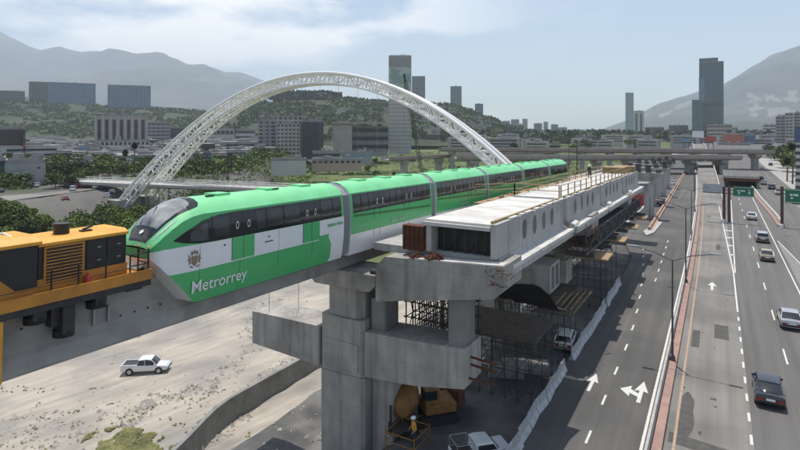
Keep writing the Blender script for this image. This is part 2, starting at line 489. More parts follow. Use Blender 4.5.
for _ in range(900):                                        # broken ground by the pier foot
    X = random.uniform(-44, -23); Y = random.uniform(24, 66)
    rocks.append((X, Y, random.uniform(0.07, 0.32) if random.random() < .15 else random.uniform(.03, .12)))
scatter('rubble', 'grey rubble and stones strewn over the riverbed', 'rubble', rocks, rock, M['rock'])
def tuft(mb, p):
    x, y, s = p
    z = terr(x, y)
    for _ in range(2):
        a = random.uniform(0, 2 * PI); dx, dy = math.cos(a) * s, math.sin(a) * s
        mb.add([(x - dx, y - dy, z + .06), (x + dy * .8, y - dx * .8, z + .07), (x + dx, y + dy, z + .10 + s * .3), (x - dy * .7, y + dx * .7, z + .07)], [(0, 1, 2, 3)])
gp = []
cpt = gz(128, 446, -12.4)
for _ in range(12000):
    a = random.uniform(0, 2 * PI); r = math.sqrt(random.random())
    x = cpt.x + math.cos(a) * r * 5.2 - 0.3; y = cpt.y + math.sin(a) * r * 2.6 + .15 * math.cos(a) * r * 5
    if fbm(x, y, 0.5, 3) > -0.35 + r * .5: gp.append((x, y, random.uniform(.07, .17)))
for _ in range(900):
    q = gz(random.uniform(0, 250), random.uniform(385, 450), -12.4)
    if fbm(q.x, q.y, 0.35, 9) > 0.25: gp.append((q.x, q.y, random.uniform(.08, .2)))
scatter('grass', 'patch of yellow green grass on the gravel riverbed', 'grass', gp, tuft, M['grass'])

# retaining wall along the channel
wr = thing('retaining_wall', 'curved dark concrete retaining wall along the riverbed channel', 'wall', (wall_x(30), 30, -14.8))
prof_pts = []
b = MB(); rings = []
for i in range(46):
    Y = 14 + i * 1.25
    X = wall_x(Y)
    b_ = 0.25 * fbm(X, Y, .3, 2)
    rings.append([(X + 0.35, Y, -15.4), (X + 0.1, Y, -11.95 + .15 * b_), (X - .35, Y, -11.95 + .15 * b_), (X - .55, Y, -13.5)])
b.loft(rings, closed=True, caps=True)
b.build('wall_face', M['concrete_dark'], wr, world=True)
b = MB()
for i in range(30):
    Y = 24 + random.random() * 10; X = wall_x(Y) + .25
    b.tube([(X, Y, -13 - random.random()), (X + 1.2 * random.random() + .3, Y - .5, -13.2 - random.random())], .025, 4)
b.build('rebar', M['dark_steel'], wr, world=True)

# ------------------------------------------------------------------ roads
def lanes_shift(Y): return -2.0 * max(0, (Y - 80) / 120) ** 1.7 if Y > 80 else 0.0
def flyz(Y): return 0.0 if Y < 150 else (Y - 150) ** 2 / 60 * 0.018 if Y < 210 else 1.08 + (Y - 210) * 0.036
def strip(mb, fx0, fx1, y0, y1, z, step=6.0, fz=None, mi=0):
    n = max(1, int((y1 - y0) / step)); rings = []
    for i in range(n + 1):
        Y = y0 + (y1 - y0) * i / n
        zz = z + (fz(Y) if fz else 0)
        a = fx0(Y) if callable(fx0) else fx0; c = fx1(Y) if callable(fx1) else fx1
        rings.append([(a, Y, zz), (c, Y, zz)])
    mb.loft(rings, mi=mi)
def slab(mb, fx0, fx1, y0, y1, z0, z1, step=6.0, fz=None):
    n = max(1, int((y1 - y0) / step)); rings = []
    for i in range(n + 1):
        Y = y0 + (y1 - y0) * i / n
        zz = fz(Y) if fz else 0
        a = fx0(Y) if callable(fx0) else fx0; c = fx1(Y) if callable(fx1) else fx1
        rings.append([(a, Y, z0 + zz), (c, Y, z0 + zz), (c, Y, z1 + zz), (a, Y, z1 + zz)])
    mb.loft(rings, closed=True, caps=True)
sh = lanes_shift
RX, RY = -1.7, 1.5                            # the road's own origin
def mv(o):
    o.location = Vector(o.location) + Vector((RX, RY, 0)); return o
div_a = gz(648, 234); div_b = gz(682, 178)
def div_x(Y): return div_a.x + (div_b.x - div_a.x) * (Y - div_a.y) / (div_b.y - div_a.y)
b = MB()
strip(b, lambda Y: -9.2 if Y < 85 else (-9.2 - (Y - 85) * 0.22 if Y < 112 else div_x(Y + RY) - RX - 7.5), lambda Y: -1.8 + sh(Y), -10, 420, 0.0)
mv(struct('service_road', b, M['asphalt_dark']))
b = MB(); strip(b, lambda Y: -1.8 + sh(Y), lambda Y: 3.6 + sh(Y) * .9, -10, 420, 0.006, fz=flyz)
mv(struct('express_road', b, M['asphalt_light']))
b = MB(); strip(b, lambda Y: 3.6 + sh(Y) * .9 + .25 * (Y > 150), lambda Y: 10.4, -10, 420, 0.0)
mv(struct('main_road', b, M['asphalt']))
b = MB(); strip(b, 10.4, 33, -10, 420, 0.0)
mv(struct('side_road', b, M['asphalt']))
b = MB(); strip(b, 33, 64, -10, 420, 0.0)
strip(b, lambda Y: 22 + .0 * Y, 33, 165, 420, 0.01)
mv(struct('pavement', b, M['sidewalk']))
# paint
b = MB()
def dash(x, y, w=.14, l=2.2, z=.012): b.box(x - w / 2, x + w / 2, y, y + l, z - .004, z)
for Y in range(0, 75, 1):
    pass
for k in range(16):
    Y = 11.5 + k * 5.4
    dash(-5.35 - (0.0 if Y < 50 else (Y - 50) ** 1.5 * .012), Y, .15, 1.6)
for k in range(6):
    Y = 72 + k * 5.4
    dash(-3.9 - (Y - 72) * .02 - 1.3, Y + 2, .14, 1.8)
strip(b, lambda Y: -2.42 + sh(Y), lambda Y: -2.24 + sh(Y), -10, 300, 0.011)
for k in range(60):
    Y = 4 + k * 3.1
    if Y < 66: dash(3.5, Y, .16, 1.25, .016)
strip(b, lambda Y: 3.42 + .0 * Y, lambda Y: 3.58, 66, 84, .016)
strip(b, lambda Y: 3.42 - (Y - 84) * .022, lambda Y: 3.58 - (Y - 84) * .022, 84, 170, .016)     # the gore between the roads opens
strip(b, lambda Y: 3.60 + (Y - 84) * .012, lambda Y: 3.76 + (Y - 84) * .012, 84, 170, .016)
for k in range(5):
    Y = 88 + k * 7.5
    b.box(3.5 - (Y - 84) * .02, 3.7 + (Y - 84) * .011, Y, Y + .8, .012, .016)
for k in range(26):
    Y = 5.5 + k * 11.9
    dash(6.65 + .0 * Y, Y, .14, 3.6)
def bx(Y): return 10.2 if Y > 80 else 10.2
strip(b, 9.95, 10.1, -10, 200, .011)
for k in range(90):                                         # chevron hatching on the gore to the right
    Y = 40 + k * 1.0
    x1 = 10.5 + max(0, (112 - Y)) * .075
    if x1 > 10.7 and Y > 46: b.add([(10.45, Y, .012), (x1, Y - 1.2, .012), (x1, Y - 1.0, .012), (10.45, Y + .2, .012)], [(0, 1, 2, 3)])
strip(b, lambda Y: 10.5 + max(0, (112 - Y)) * .075, lambda Y: 10.65 + max(0, (112 - Y)) * .075, -10, 112, .011)
for k in range(30):
    Y = 20 + k * 11.0
    dash(19.0, Y, .14, 3.4); dash(22.4, Y + 3, .14, 3.4)
def arrow(cx, cy, turn=False, s=1.0):
    z0, z1 = .007, .012
    b.add([(cx - .14 * s, cy, z1), (cx + .14 * s, cy, z1), (cx + .14 * s, cy + 2.1 * s, z1), (cx - .14 * s, cy + 2.1 * s, z1)], [(0, 1, 2, 3)])
    b.add([(cx - .5 * s, cy + 1.9 * s, z1), (cx - .14 * s, cy + 2.1 * s, z1), (cx + .14 * s, cy + 2.1 * s, z1), (cx + .5 * s, cy + 1.9 * s, z1), (cx, cy + 3.9 * s, z1)], [(0, 1, 2, 3, 4)])
    if turn:
        b.add([(cx - .142 * s, cy + .9 * s, z1), (cx - .142 * s, cy + 1.5 * s, z1), (cx - .75 * s, cy + 2.0 * s, z1), (cx - .75 * s, cy + 1.3 * s, z1)], [(0, 1, 2, 3)])
        b.add([(cx - .75 * s, cy + .7 * s, z1), (cx - .75 * s, cy + 2.6 * s, z1), (cx - 1.5 * s, cy + 1.7 * s, z1)], [(0, 1, 2)])
q = gz(588, 391); arrow(q.x - RX, q.y - RY, False, .85)
q = gz(635, 402); arrow(q.x + .2 - RX, q.y - RY, True, .95)
q = gz(712, 290); arrow(q.x - RX, q.y - RY, False)
mv(struct('road_markings', b, M['paint']))
b = MB()
strip(b, lambda Y: -.72 + sh(Y), lambda Y: -.56 + sh(Y), -10, 260, .014)
for k in range(0):
    pass
mv(struct('yellow_line', b, M['yellow_paint']))
b = MB()
def blob(cx, cy, rx, ry, z=.011, sd=0):
    n = 26
    vs = [(cx + rx * math.cos(2 * PI * i / n) * (1 + .35 * nzv(math.cos(2 * PI * i / n) * 2, math.sin(2 * PI * i / n) * 2, 1, sd)), cy + ry * math.sin(2 * PI * i / n) * (1 + .35 * nzv(math.sin(2 * PI * i / n) * 2, 3, 1, sd)), z) for i in range(n)]
    b.add(vs, [tuple(range(n))])
b.add([(-1.0, 37.2, .011), (3.4, 36.6, .011), (3.4, 35.2, .011), (-1.0, 35.9, .011)], [(0, 1, 2, 3)])
b.add([(1.2, 43.2, .0115), (1.6, 43.2, .0115), (1.6, 43.6, .0115), (1.2, 43.5, .0115)], [(0, 1, 2, 3)])
blob(-.2, 40, .5, 3.6, .0105, 4); blob(.2, 33, .6, 2.0, .0100, 6)
rp_ = random.Random(3)
for i in range(11):
    x = rp_.choice((-7.0, -4.2, -.4, 1.4, 4.6, 7.4, 12, 15)); y = rp_.uniform(24, 150); w2_ = rp_.uniform(.5, 1.5); l2_ = rp_.uniform(.8, 5)
    b.add([(x, y, .0112), (x + w2_, y, .0112), (x + w2_, y + l2_, .0112), (x, y + l2_, .0112)], [(0, 1, 2, 3)])
for i in range(16): blob(random.uniform(-.5, 3.2), random.uniform(30, 90), random.uniform(.04, .12), random.uniform(.1, .3), .0108, i)
mv(struct('road_patch', b, M['patch']))

# median barrier and red planted kerb
mbar = thing('median_barrier', 'long pale concrete median barrier with brick red kerb between the roads', 'barrier', (-1.8, 40, 0))
b = MB()
y0 = -10
rings = []
for i in range(90):
    Y = -10 + i * 3.0; s_ = sh(Y)
    x = -1.95 + s_
    rings.append([(x - .2, Y, .0), (x - .2, Y, .12), (x - .07, Y, .38), (x - .06, Y, .82), (x + .10, Y, .82), (x + .11, Y, .38), (x + .18, Y, 0.0)])
b.loft(rings, closed=True, caps=True)
b.build('barrier_wall', M['concrete_new'], mbar, world=True)
b = MB(); slab(b, lambda Y: -1.75 + sh(Y), lambda Y: -1.22 + sh(Y), -10, 257, 0.0, .30, 3)
b.build('red_kerb', M['red_kerb'], mbar, world=True); mv(mbar)
# left divider island
dv = thing('divider_island', 'pale kerbed divider island with reddish edge splitting the service road', 'traffic island', (div_a.x, div_a.y, 0))
b = MB()
pl = []
b.prism([(div_a.x - .9, div_a.y + 1), (div_a.x, div_a.y - 2.6), (div_a.x + .9, div_a.y + 1), (div_a.x + 1.3, div_a.y + 14), (div_a.x + .1, div_a.y + 14)], 0, .25)
b.build('island_nose', M['kerb'], dv, world=True)
b = MB(); slab(b, lambda Y: div_x(Y) - .35, lambda Y: div_x(Y) + .1, div_a.y + 3, 300, .0, .75, 4); b.build('parapet', M['red_kerb'], dv, world=True)
b = MB(); slab(b, lambda Y: div_x(Y) + .12, lambda Y: div_x(Y) + .45, div_a.y + 3, 300, .0, .32, 4); b.build('kerb', M['yellow_paint'], dv, world=True)
# white kerb line on the far left of the slip road
sk = thing('slip_road_barrier', 'curving white concrete barrier along the far slip road', 'barrier', (-16, 130, 0))
b = MB()
cur = [gz(618, 240), gz(628, 226), gz(640, 214), gz(652, 203), gz(658, 196), gz(661, 190), gz(660, 183), gz(655, 177)]
for i in range(len(cur) - 1):
    pass
rings = []
for i, p in enumerate(cur):
    d = (cur[min(i + 1, len(cur) - 1)] - cur[max(i - 1, 0)]); d.normalize(); nrm = Vector((-d.y, d.x, 0))
    rings.append([p - nrm * .35, p - nrm * .25 + Vector((0, 0, 1.0)), p + nrm * .25 + Vector((0, 0, 1.0)), p + nrm * .35])
b.loft(rings, closed=True, caps=True)
b.build('barrier_wall', M['kerb'], sk, world=True)
# right-hand median of the main road (pink barrier) : curve seen from (755,183) to (783,227)
rb = thing('roadside_barrier', 'low pinkish white barrier curving beside the main road', 'barrier', (12, 150, 0))
b = MB(); cur = [gz(783, 227), gz(776, 217), gz(768, 208), gz(760, 199), gz(755, 192), gz(751, 187)]
rings = []
for i, p in enumerate(cur):
    d = (cur[min(i + 1, len(cur) - 1)] - cur[max(i - 1, 0)]); d.normalize(); nrm = Vector((-d.y, d.x, 0))
    rings.append([p - nrm * .3, p - nrm * .2 + Vector((0, 0, .85)), p + nrm * .2 + Vector((0, 0, .85)), p + nrm * .3])
b.loft(rings, closed=True, caps=True); b.build('barrier_wall', M['kerb'], rb, world=True)
b = MB()
for i in range(len(cur) - 1):
    a_, c_ = cur[i], cur[i + 1]
    d = (c_ - a_).normalized(); nrm = Vector((-d.y, d.x, 0))
    b.add([a_ + nrm * .34, c_ + nrm * .34, c_ + nrm * .9, a_ + nrm * .9, a_ + nrm * .34 + Vector((0, 0, .3)), c_ + nrm * .34 + Vector((0, 0, .3)), c_ + nrm * .9 + Vector((0, 0, .3)), a_ + nrm * .9 + Vector((0, 0, .3))],
          [(0, 1, 5, 4), (4, 5, 6, 7), (2, 3, 7, 6), (0, 4, 7, 3), (1, 2, 6, 5)])
b.build('red_kerb', M['red_kerb'], rb, world=True)

# ramp wall of the flyover and the crossing bridge ahead
rw = thing('ramp_wall', 'red brown retaining wall and pale parapet carrying the express road ramp', 'wall', (3.6, 190, 0))
b = MB(); slab(b, lambda Y: 3.62 + sh(Y) * .9, lambda Y: 3.9 + sh(Y) * .9, 150, 420, 0, 0.01, 6)
b = MB(); rings = []
for i in range(46):
    Y = 150 + i * 6; x = 3.62 + sh(Y) * .9
    rings.append([(x, Y, 0), (x + .24, Y, 0), (x + .24, Y, flyz(Y) + .55), (x, Y, flyz(Y) + .55)])
b.loft(rings, closed=True, caps=True); b.build('wall_face', M['red_kerb'], rw, world=True)
b = MB(); slab(b, lambda Y: 3.58 + sh(Y) * .9, lambda Y: 3.90 + sh(Y) * .9, 150, 420, .56, .95, 6, flyz); b.build('parapet', M['kerb'], rw, world=True)
b = MB(); slab(b, lambda Y: -1.9 + sh(Y), lambda Y: -1.6 + sh(Y), 262, 420, -1.0, .8, 6, flyz); b.build('parapet', M['kerb'], rw, world=True); mv(rw)

cb = thing('road_bridge', 'short bridge with dark red beam crossing over the main road', 'bridge', (8, 196, 0))
z = 3.4
a0 = at(723.5, 178, 178); a1 = at(755, 177, 178)
b = MB(); b.box(a0.x, a1.x + 1, a0.y, a0.y + .5, a0.z - .9, a0.z + .1); b.build('edge_beam', M['rust'], cb, world=True)
b = MB(); b.box(a0.x, a1.x + 1, a0.y + .5, a0.y + 42, a0.z - .9, a0.z - .05); b.build('bridge_deck', M['asphalt'], cb, world=True)
b = MB(); b.box(a0.x, a1.x + 1, a0.y + .1, a0.y + .35, a0.z + .1, a0.z + .9); b.build('parapet', M['concrete_new'], cb, world=True)
for xx in (a1.x + .2,):
    b = MB(); b.box(xx, xx + .8, a0.y + .6, a0.y + 42, 0, a0.z - .9); b.build('abutment', M['concrete'], cb, world=True)

# ------------------------------------------------------------------ elevated crossings far ahead
def viaduct(label, p0, p1, z, wdt, thick, spans, nm='elevated_highway', group='elevated highways crossing in the distance', pier_w=2.0):
    d = (p1 - p0); L_ = d.length; d.normalize(); rz = math.atan2(d.y, d.x)
    t = thing(nm, label, 'overpass', (p0.x, p0.y, 0), rz, group)
    b = MB(); b.extr([(-wdt / 2, z - .2), (wdt / 2, z - .2), (wdt / 2, z - .5), (wdt / 2 - 1.2, z - thick), (-wdt / 2 + 1.2, z - thick), (-wdt / 2, z - .5)], 'x', 0, L_)
    b.build('girder', M['concrete'], t)
    for s_ in (-1, 1):
        b = MB(); b.box(0, L_, s_ * wdt / 2 - .15, s_ * wdt / 2 + .15, z - .5, z + .85); b.build('parapet', M['brown_par'], t)
    for i in range(spans + 1):
        x = L_ * (i + .5) / (spans + 1)
        b = MB(); b.extr([(-wdt / 2 + 1, z - thick), (wdt / 2 - 1, z - thick), (wdt / 2 - 1, z - thick - 1), (pier_w, z - thick - 2.2), (-pier_w, z - thick - 2.2), (-wdt / 2 + 1, z - thick - 1)], 'x', x - 1.3, x + 1.3)
        b.box(x - 1, x + 1, -pier_w + .2, pier_w - .2, -11, z - thick - 2.2)
        b.build('pier', M['concrete_new'], t)
    return t
M['brown_par'] = mat('weathered_parapet', (0.33, 0.28, 0.25), 0.9, .2, .3)
def lvl(px, py, z): return gz(px, py, z)
pA = lvl(440, 149, 8.5); pB = lvl(770, 151.5, 8.5)
viaduct('upper elevated highway crossing behind the station, far side', pA, pB, 8.5, 11, 1.2, 11)
pA = lvl(455, 157.5, 7.0); pB = lvl(735, 157.0, 7.0)
viaduct('lower elevated highway with hammerhead piers crossing in front of the other', pA, pB, 7.0, 10, 1.2, 8)
pA = lvl(470, 163, 4.5); pB = lvl(318, 184, 1.0)
v = viaduct('thin elevated road curving past the green riverbed', Vector((gz(560, 149, 6).x, gz(560, 149, 6).y, 0)), Vector((gz(385, 160, 4).x, gz(385, 160, 4).y, 0)), 4.5, 7, .8, 5)

# ------------------------------------------------------------------ far mountains and hills
def ridge(name, pts, D, front, back, m, amp=.1, ns=.002, seed=0, zb=-4, step=6, nv=14, pw=1.15, dvar=0.0, scars=None):
    px = [p[0] for p in pts]
    def hy(x):
        for i in range(len(pts) - 1):
            if pts[i][0] <= x <= pts[i + 1][0]:
                t = (x - pts[i][0]) / (pts[i + 1][0] - pts[i][0]); return pts[i][1] + (pts[i + 1][1] - pts[i][1]) * t
        return pts[-1][1]
    n = int((px[-1] - px[0]) / step) + 1
    b = MB(); rings = []
    for i in range(n + 1):
        x = px[0] + (px[-1] - px[0]) * i / n
        D2 = D + dvar * math.sin(x * .013 + seed)
        top = at(x, hy(x), D2)
        dirn = Vector((top.x, top.y, 0)).normalized()
        ring = []
        for j in range(-nv, nv + 1):
            v_ = j / nv
            q = top + dirn * (front * v_ if v_ < 0 else back * v_)
            s_ = 1 - abs(v_)
            s_ = s_ ** pw
            hgt = (top.z - zb) * s_
            e = fbm(q.x, q.y, ns, seed)
            hgt *= 1 + amp * e * 4 * s_ * (1 - s_) + (0.02 * nzv(q.x, q.y, ns * 6, seed) if s_ > .9 else 0)
            ring.append((q.x, q.y, zb + max(0, hgt) - (3 if s_ < .01 else 0)))
        rings.append(ring)
    b.loft(rings)
    if scars:
        for fi, f in enumerate(b.f):
            c = sum((b.v[k] for k in f), Vector()) / len(f)
            d = c - Vector((0, 0, CAMZ)); dz = d.dot(FW)
            px, py = 400 + F_PX * d.dot(RT) / dz, 128 - F_PX * d.z / dz
            n1 = fbm(px, py * 2.5, .06, 4)
            for (x0, y0, x1, y1, wd, thr) in scars:
                t = max(0, min(1, ((px - x0) * (x1 - x0) + (py - y0) * (y1 - y0)) / ((x1 - x0) ** 2 + (y1 - y0) ** 2)))
                if math.hypot(px - x0 - t * (x1 - x0), py - y0 - t * (y1 - y0)) < wd * (1 + n1) and n1 > thr and fi // (2 * nv) >= 0 and (fi % (2 * nv)) < nv: b.mi[fi] = 1
    o = struct(name, b, m, smooth=True)
    return o
ridge('mountain', [(-330, 90), (-220, 50), (-120, 40), (-60, 38), (0, 31), (20, 42), (40, 50), (62, 47), (80, 53), (110, 50), (135, 54), (165, 56), (190, 66), (205, 65), (225, 72), (240, 72), (262, 80), (300, 96), (340, 118), (380, 134)],
      9500, 5500, 2500, M['mount'], .35, .0006, 3.3, -10, 4, 26)
ridge('mountain', [(572, 136), (600, 130), (630, 119), (660, 103), (690, 94), (724, 84), (745, 71), (770, 56), (800, 46), (860, 30), (930, 40), (1010, 80), (1100, 120)],
      6200, 3600, 2500, [M['mount'], M['quarry']], .35, .0009, 8.1, -10, 1.5, 70, scars=((661, 116, 690, 102, 2.0, -.6), (640, 117, 655, 111, 1.0, -.2), (742, 108, 792, 100, 7, .06), (752, 96, 795, 90, 5, .14), (735, 112, 800, 112, 3, .18)))
ridge('hill', [(-260, 100), (-160, 84), (-60, 90), (0, 97), (40, 99), (80, 103), (120, 107), (160, 110), (200, 112), (240, 120), (280, 131), (310, 138)],
      1750, 900, 700, M['hill'], .2, .006, 5.1, -4, 5, 18)
ridge('hill', [(165, 138), (190, 126), (215, 114), (245, 107), (262, 104), (285, 99), (300, 98), (330, 97.5), (360, 101), (390, 102), (420, 104), (450, 106), (470, 111), (490, 120), (510, 128), (535, 134), (560, 138)],
      1500, 700, 600, M['hill'], .15, .008, 9.7, -4, 4, 18)
ridge('hill', [(640, 139), (690, 128), (740, 121), (790, 124), (850, 118), (960, 130), (1050, 138)],
      3300, 900, 700, M['hill'], .2, .004, 2.7, -4, 6, 10)
# quarry scars on the right mountain : pale benches lying on the slope
def on_ridge_patch(name, poly, D0, D1, m):
    b = MB()
    n = len(poly)
    front_ = [at(px, py, D0 + (D1 - D0) * k) for px, py, k in poly]
    back_ = [p + Vector((p.x, p.y, 0)).normalized() * 500 + Vector((0, 0, -60)) for p in front_]
    b.add(front_ + back_, [tuple(range(n)), tuple(range(2 * n - 1, n - 1, -1))] + [(i, (i + 1) % n, n + (i + 1) % n, n + i) for i in range(n)])
    return struct(name, b, m)
# ------------------------------------------------------------------ guideway beam
SLOPE = 0.0235
TX = -21.8
def bz(Y): return 13.0 - SLOPE * (Y - 14)                 # top of the running beam
gb = thing('guideway_beam', 'long grey concrete monorail guideway beam under the green train', 'beam', (TX, 0, bz(0)), 0, None, -math.atan(SLOPE))
def beam_seg(y0, y1):
    b = MB()
    prof = [(-.36, -2.45), (.36, -2.45), (.42, -2.35), (.42, -1.75), (.33, -1.6), (.33, -.45), (.42, -.3), (.42, -.05), (.38, 0), (-.38, 0), (-.42, -.05), (-.42, -.3), (-.33, -.45), (-.33, -1.6), (-.42, -1.75), (-.42, -2.35)]
    b.extr(prof, 'y', y0, y1)
    return b.build('beam_span', M['beam'], gb)
for a, c in ((-14, 8.6), (8.64, 30.6), (30.64, 55.2), (55.24, 80), (80.04, 105), (105.04, 130)): beam_seg(a, c)
b = MB()
for i in range(26):
    Y = 8.5 + i * .62
    z_ = -random.choice([.7, .75, 1.3])
    b.disc((.44, Y, z_), (1, 0, 0), .045, .03, 8)
b.build('bolt_holes', M['black'], gb)
b = MB()
for Y in (12.3, 12.9, 16.6, 8.9): b.box(.33, .47, Y, Y + .08, -1.4, -.75)
b.build('bracket', M['steel'], gb)
# bare small things lying along the beam's far foot : form remnants

# ------------------------------------------------------------------ the train
TB = 11.27                                                 # skirt level at Y = 28.2
train = thing('monorail_train', 'green and white six car monorail train with large raked windscreen on the guideway', 'train', (TX, 27.75, TB + .05), 0, None, -math.atan(SLOPE))
HW = 1.575
ZE = 3.98                                                  # eave
def wprof(z):                                              # half width of the mid body at height z
    ks = [(0, 1.36), (.25, 1.43), (.9, 1.52), (1.7, 1.575), (2.7, 1.56), (3.4, 1.50), (3.98, 1.40), (4.3, 1.2)]
    for (a, wa), (c, wc) in zip(ks, ks[1:]):
        if z <= c:
            t = max(0, (z - a) / (c - a)); return wa + (wc - wa) * t
    return ks[-1][1]
def sm(t): t = max(0, min(1, t)); return t * t * (3 - 2 * t)
def lerpk(ks, x):
    if x <= ks[0][0]: return ks[0][1]
    for (a, va), (c, vc) in zip(ks, ks[1:]):
        if x <= c:
            t = (x - a) / (c - a); return va + (vc - va) * t
    return ks[-1][1]
NOSE = -13.45                                              # tip, in train coordinates (Y - 28.2)
def zlow(y): return lerpk([(0, 2.30), (.15, 2.10), (.7, 1.45), (1.3, .80), (1.9, .1), (2.1, 0), (99, 0)], y - NOSE)
def zeave(y): return lerpk([(0, 2.66), (.12, 2.85), (.4, 3.14), (.8, 3.45), (1.3, 3.73), (1.8, 3.9), (2.4, ZE), (99, ZE)], y - NOSE)
def crown(y): return lerpk([(0, .08), (.12, .18), (.4, .30), (.8, .42), (1.3, .52), (1.8, .60), (2.5, .65), (99, .66)], y - NOSE)
def wfac(y): return lerpk([(0, .60), (.08, .70), (.3, .82), (.7, .905), (1.2, .95), (1.8, .985), (2.4, 1), (99, 1)], y - NOSE)
def S(y, z, side=1, off=0.0):
    return Vector((side * (wprof(z) * wfac(y) + off), y, z))
def T(y, u, off=0.0):                                       # top surface, u in -1..1
    ze = zeave(y); wv = wprof(ze) * wfac(y)
    h = crown(y) * (1 - abs(u) ** 2.6)
    return Vector((u * wv, y, ze + h + off))
def side_patch(name, ylist, z0, z1, m, parent, off=0.0, nz_=4, sides=(1, -1)):
    for sd in sides:
        b = MB()
        rings = []
        for y in ylist:
            a = z0(y) if callable(z0) else z0; c = z1(y) if callable(z1) else z1
            a = max(a, zlow(y)); c = min(c, zeave(y)); c = max(c, a)
            rings.append([S(y, a + (c - a) * k / nz_, sd, off) for k in range(nz_ + 1)])
        if sd < 0: rings = [list(reversed(r)) for r in rings]
        b.loft(rings)
        o = b.build(name, m, parent, smooth=True)
    return o
def ys_(a, c, st=.15): 
    n = max(1, int((c - a) / st)); return [a + (c - a) * i / n for i in range(n + 1)]
def top_patch(name, ylist, u0, u1, m, parent, off=0.0, nu=14):
    b = MB(); rings = []
    for y in ylist:
        a = u0(y) if callable(u0) else u0; c = u1(y) if callable(u1) else u1
        rings.append([T(y, a + (c - a) * k / nu, off) for k in range(nu + 1)])
    b.loft(rings)
    return b.build(name, m, parent, smooth=True)
def floor_box(y0, y1, parent):
    b = MB(); b.box(-1.28, -.62, y0, y1, .12, 1.0); b.box(.62, 1.28, y0, y1, .12, 1.0); b.box(-1.3, 1.3, y0, y1, 1.55, 1.75)
    return b.build('underframe', M['black'], parent)
def text_mesh(name, s, size, m, parent, origin, xdir, updir, off=.012, bold=.0, extr=.002):
    cu = bpy.data.curves.new(name, 'FONT'); cu.body = s; cu.size = size; cu.offset = bold; cu.extrude = extr
    tmp = bpy.data.objects.new('tmp_text', cu); COL.objects.link(tmp)
    dg = bpy.context.evaluated_depsgraph_get()
    me = bpy.data.meshes.new_from_object(tmp.evaluated_get(dg))
    bpy.data.objects.remove(tmp)
    xd = Vector(xdir).normalized(); ud = Vector(updir).normalized(); nd = xd.cross(ud)
    for v in me.vertices:
        p = v.co.copy(); v.co = Vector(origin) + xd * p.x + ud * p.y + nd * (p.z + off)
    me.materials.clear(); me.materials.append(m)
    for f_ in me.polygons: f_.use_smooth = False
    o = bpy.data.objects.new(name, me); COL.objects.link(o); o.parent = parent
    return o
# front car ---------------------------------------------------------
LEN1 = -.38
nose_y = ys_(NOSE, NOSE + 4.6, .1)
body_y = nose_y + ys_(NOSE + 4.6, LEN1, .8)[1:]
car = None
b = MB()
rings_mi = [(lambda y: zlow(y), lambda y: 1.52, 0), (lambda y: 1.52, lambda y: 2.62, 1), (lambda y: 2.62, lambda y: zeave(y), 2)]
def clampz(y, z): return max(zlow(y), min(zeave(y), z))
def greenline(y):
    return 1.50
def whitetop(y): return lerpk([(0, 2.55), (.4, 2.64), (1.3, 2.66), (4.0, 2.64), (99, 2.64)], y - NOSE)
for sd in (1, -1):
    for lo, hi, mi in ((lambda y: zlow(y), greenline, 0), (greenline, whitetop, 1), (whitetop, lambda y: 99, 0)):
        rings = []
        for y in body_y:
            a, c = clampz(y, lo(y)), clampz(y, hi(y))
            rings.append([S(y, a + (c - a) * k / 4, sd) for k in range(5)])
        if sd < 0: rings = [list(reversed(r)) for r in rings]
        b.loft(rings, mi=mi)
# chin
rings = [[S(y, zlow(y), -1), Vector((0, y - .08 * (y < NOSE + 2.2), zlow(y) - .03)), S(y, zlow(y), 1)] for y in body_y if y < NOSE + 2.15]
b.loft(rings, mi=1)
rings = [[S(y, 0, -1), Vector((-.6, y, 0.02)), Vector((-.6, y, 1.2))] for y in (NOSE + 2.15, LEN1)]
b.loft(rings, mi=3)
rings = [[Vector((.6, y, 1.2)), Vector((.6, y, 0.02)), S(y, 0, 1)] for y in (NOSE + 2.15, LEN1)]
b.loft(rings, mi=3)
b.add([S(NOSE, zlow(NOSE), -1), S(NOSE, zlow(NOSE), 1), S(NOSE, zeave(NOSE), 1), S(NOSE, zeave(NOSE), -1)], [(0, 1, 2, 3)], 0)
cb1 = b.build('car_body', [M['green'], M['train_white'], M['green'], M['black']], train, smooth=True)
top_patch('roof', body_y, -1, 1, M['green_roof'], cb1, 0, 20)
# windscreen : black frame, then the pane, then the black nose panel with an emblem
def wsu(y): return lerpk([(.0, .52), (.4, .68), (1.2, .755), (1.9, .80), (2.35, .77), (2.52, .64), (2.62, .0)], y - NOSE)
fr = top_patch('windscreen_frame', ys_(NOSE + .08, NOSE + 2.61, .05), lambda y: -wsu(y), lambda y: wsu(y), M['glass'], cb1, .018, 18)
def wgu(y): return lerpk([(0.4, .58), (1.0, .665), (1.6, .70), (1.95, .67), (2.12, .54), (2.2, .0)], y - NOSE)
top_patch('windscreen', ys_(NOSE + .48, NOSE + 2.19, .05), lambda y: -wgu(y), lambda y: wgu(y), M['screen'], cb1, .034, 18)
b = MB(); b.tube([T(NOSE + .5, .1, .07), T(NOSE + 1.3, -.28, .08)], .02, 5); b.tube([T(NOSE + .5, -.3, .07), T(NOSE + 1.1, -.62, .08)], .02, 5); b.build('wiper', M['black'], cb1)
for sd in (1, -1):                                           # headlamp slits beside the screen
    b = MB(); rings = []
    for y in ys_(NOSE + .2, NOSE + 1.2, .1):
        t = (y - NOSE - .2) / 1.0; a_ = .75 + .10 * t - .0; w_ = .05 * math.sin(PI * min(1, t * .9 + .1))
        rings.append([T(y, sd * (a_ + .02), .035), T(y, sd * (a_ + .02 + w_), .03)])
    if sd < 0: rings = [list(reversed(r)) for r in rings]
    b.loft(rings); b.build('headlight', M['lamp_glass'], cb1)
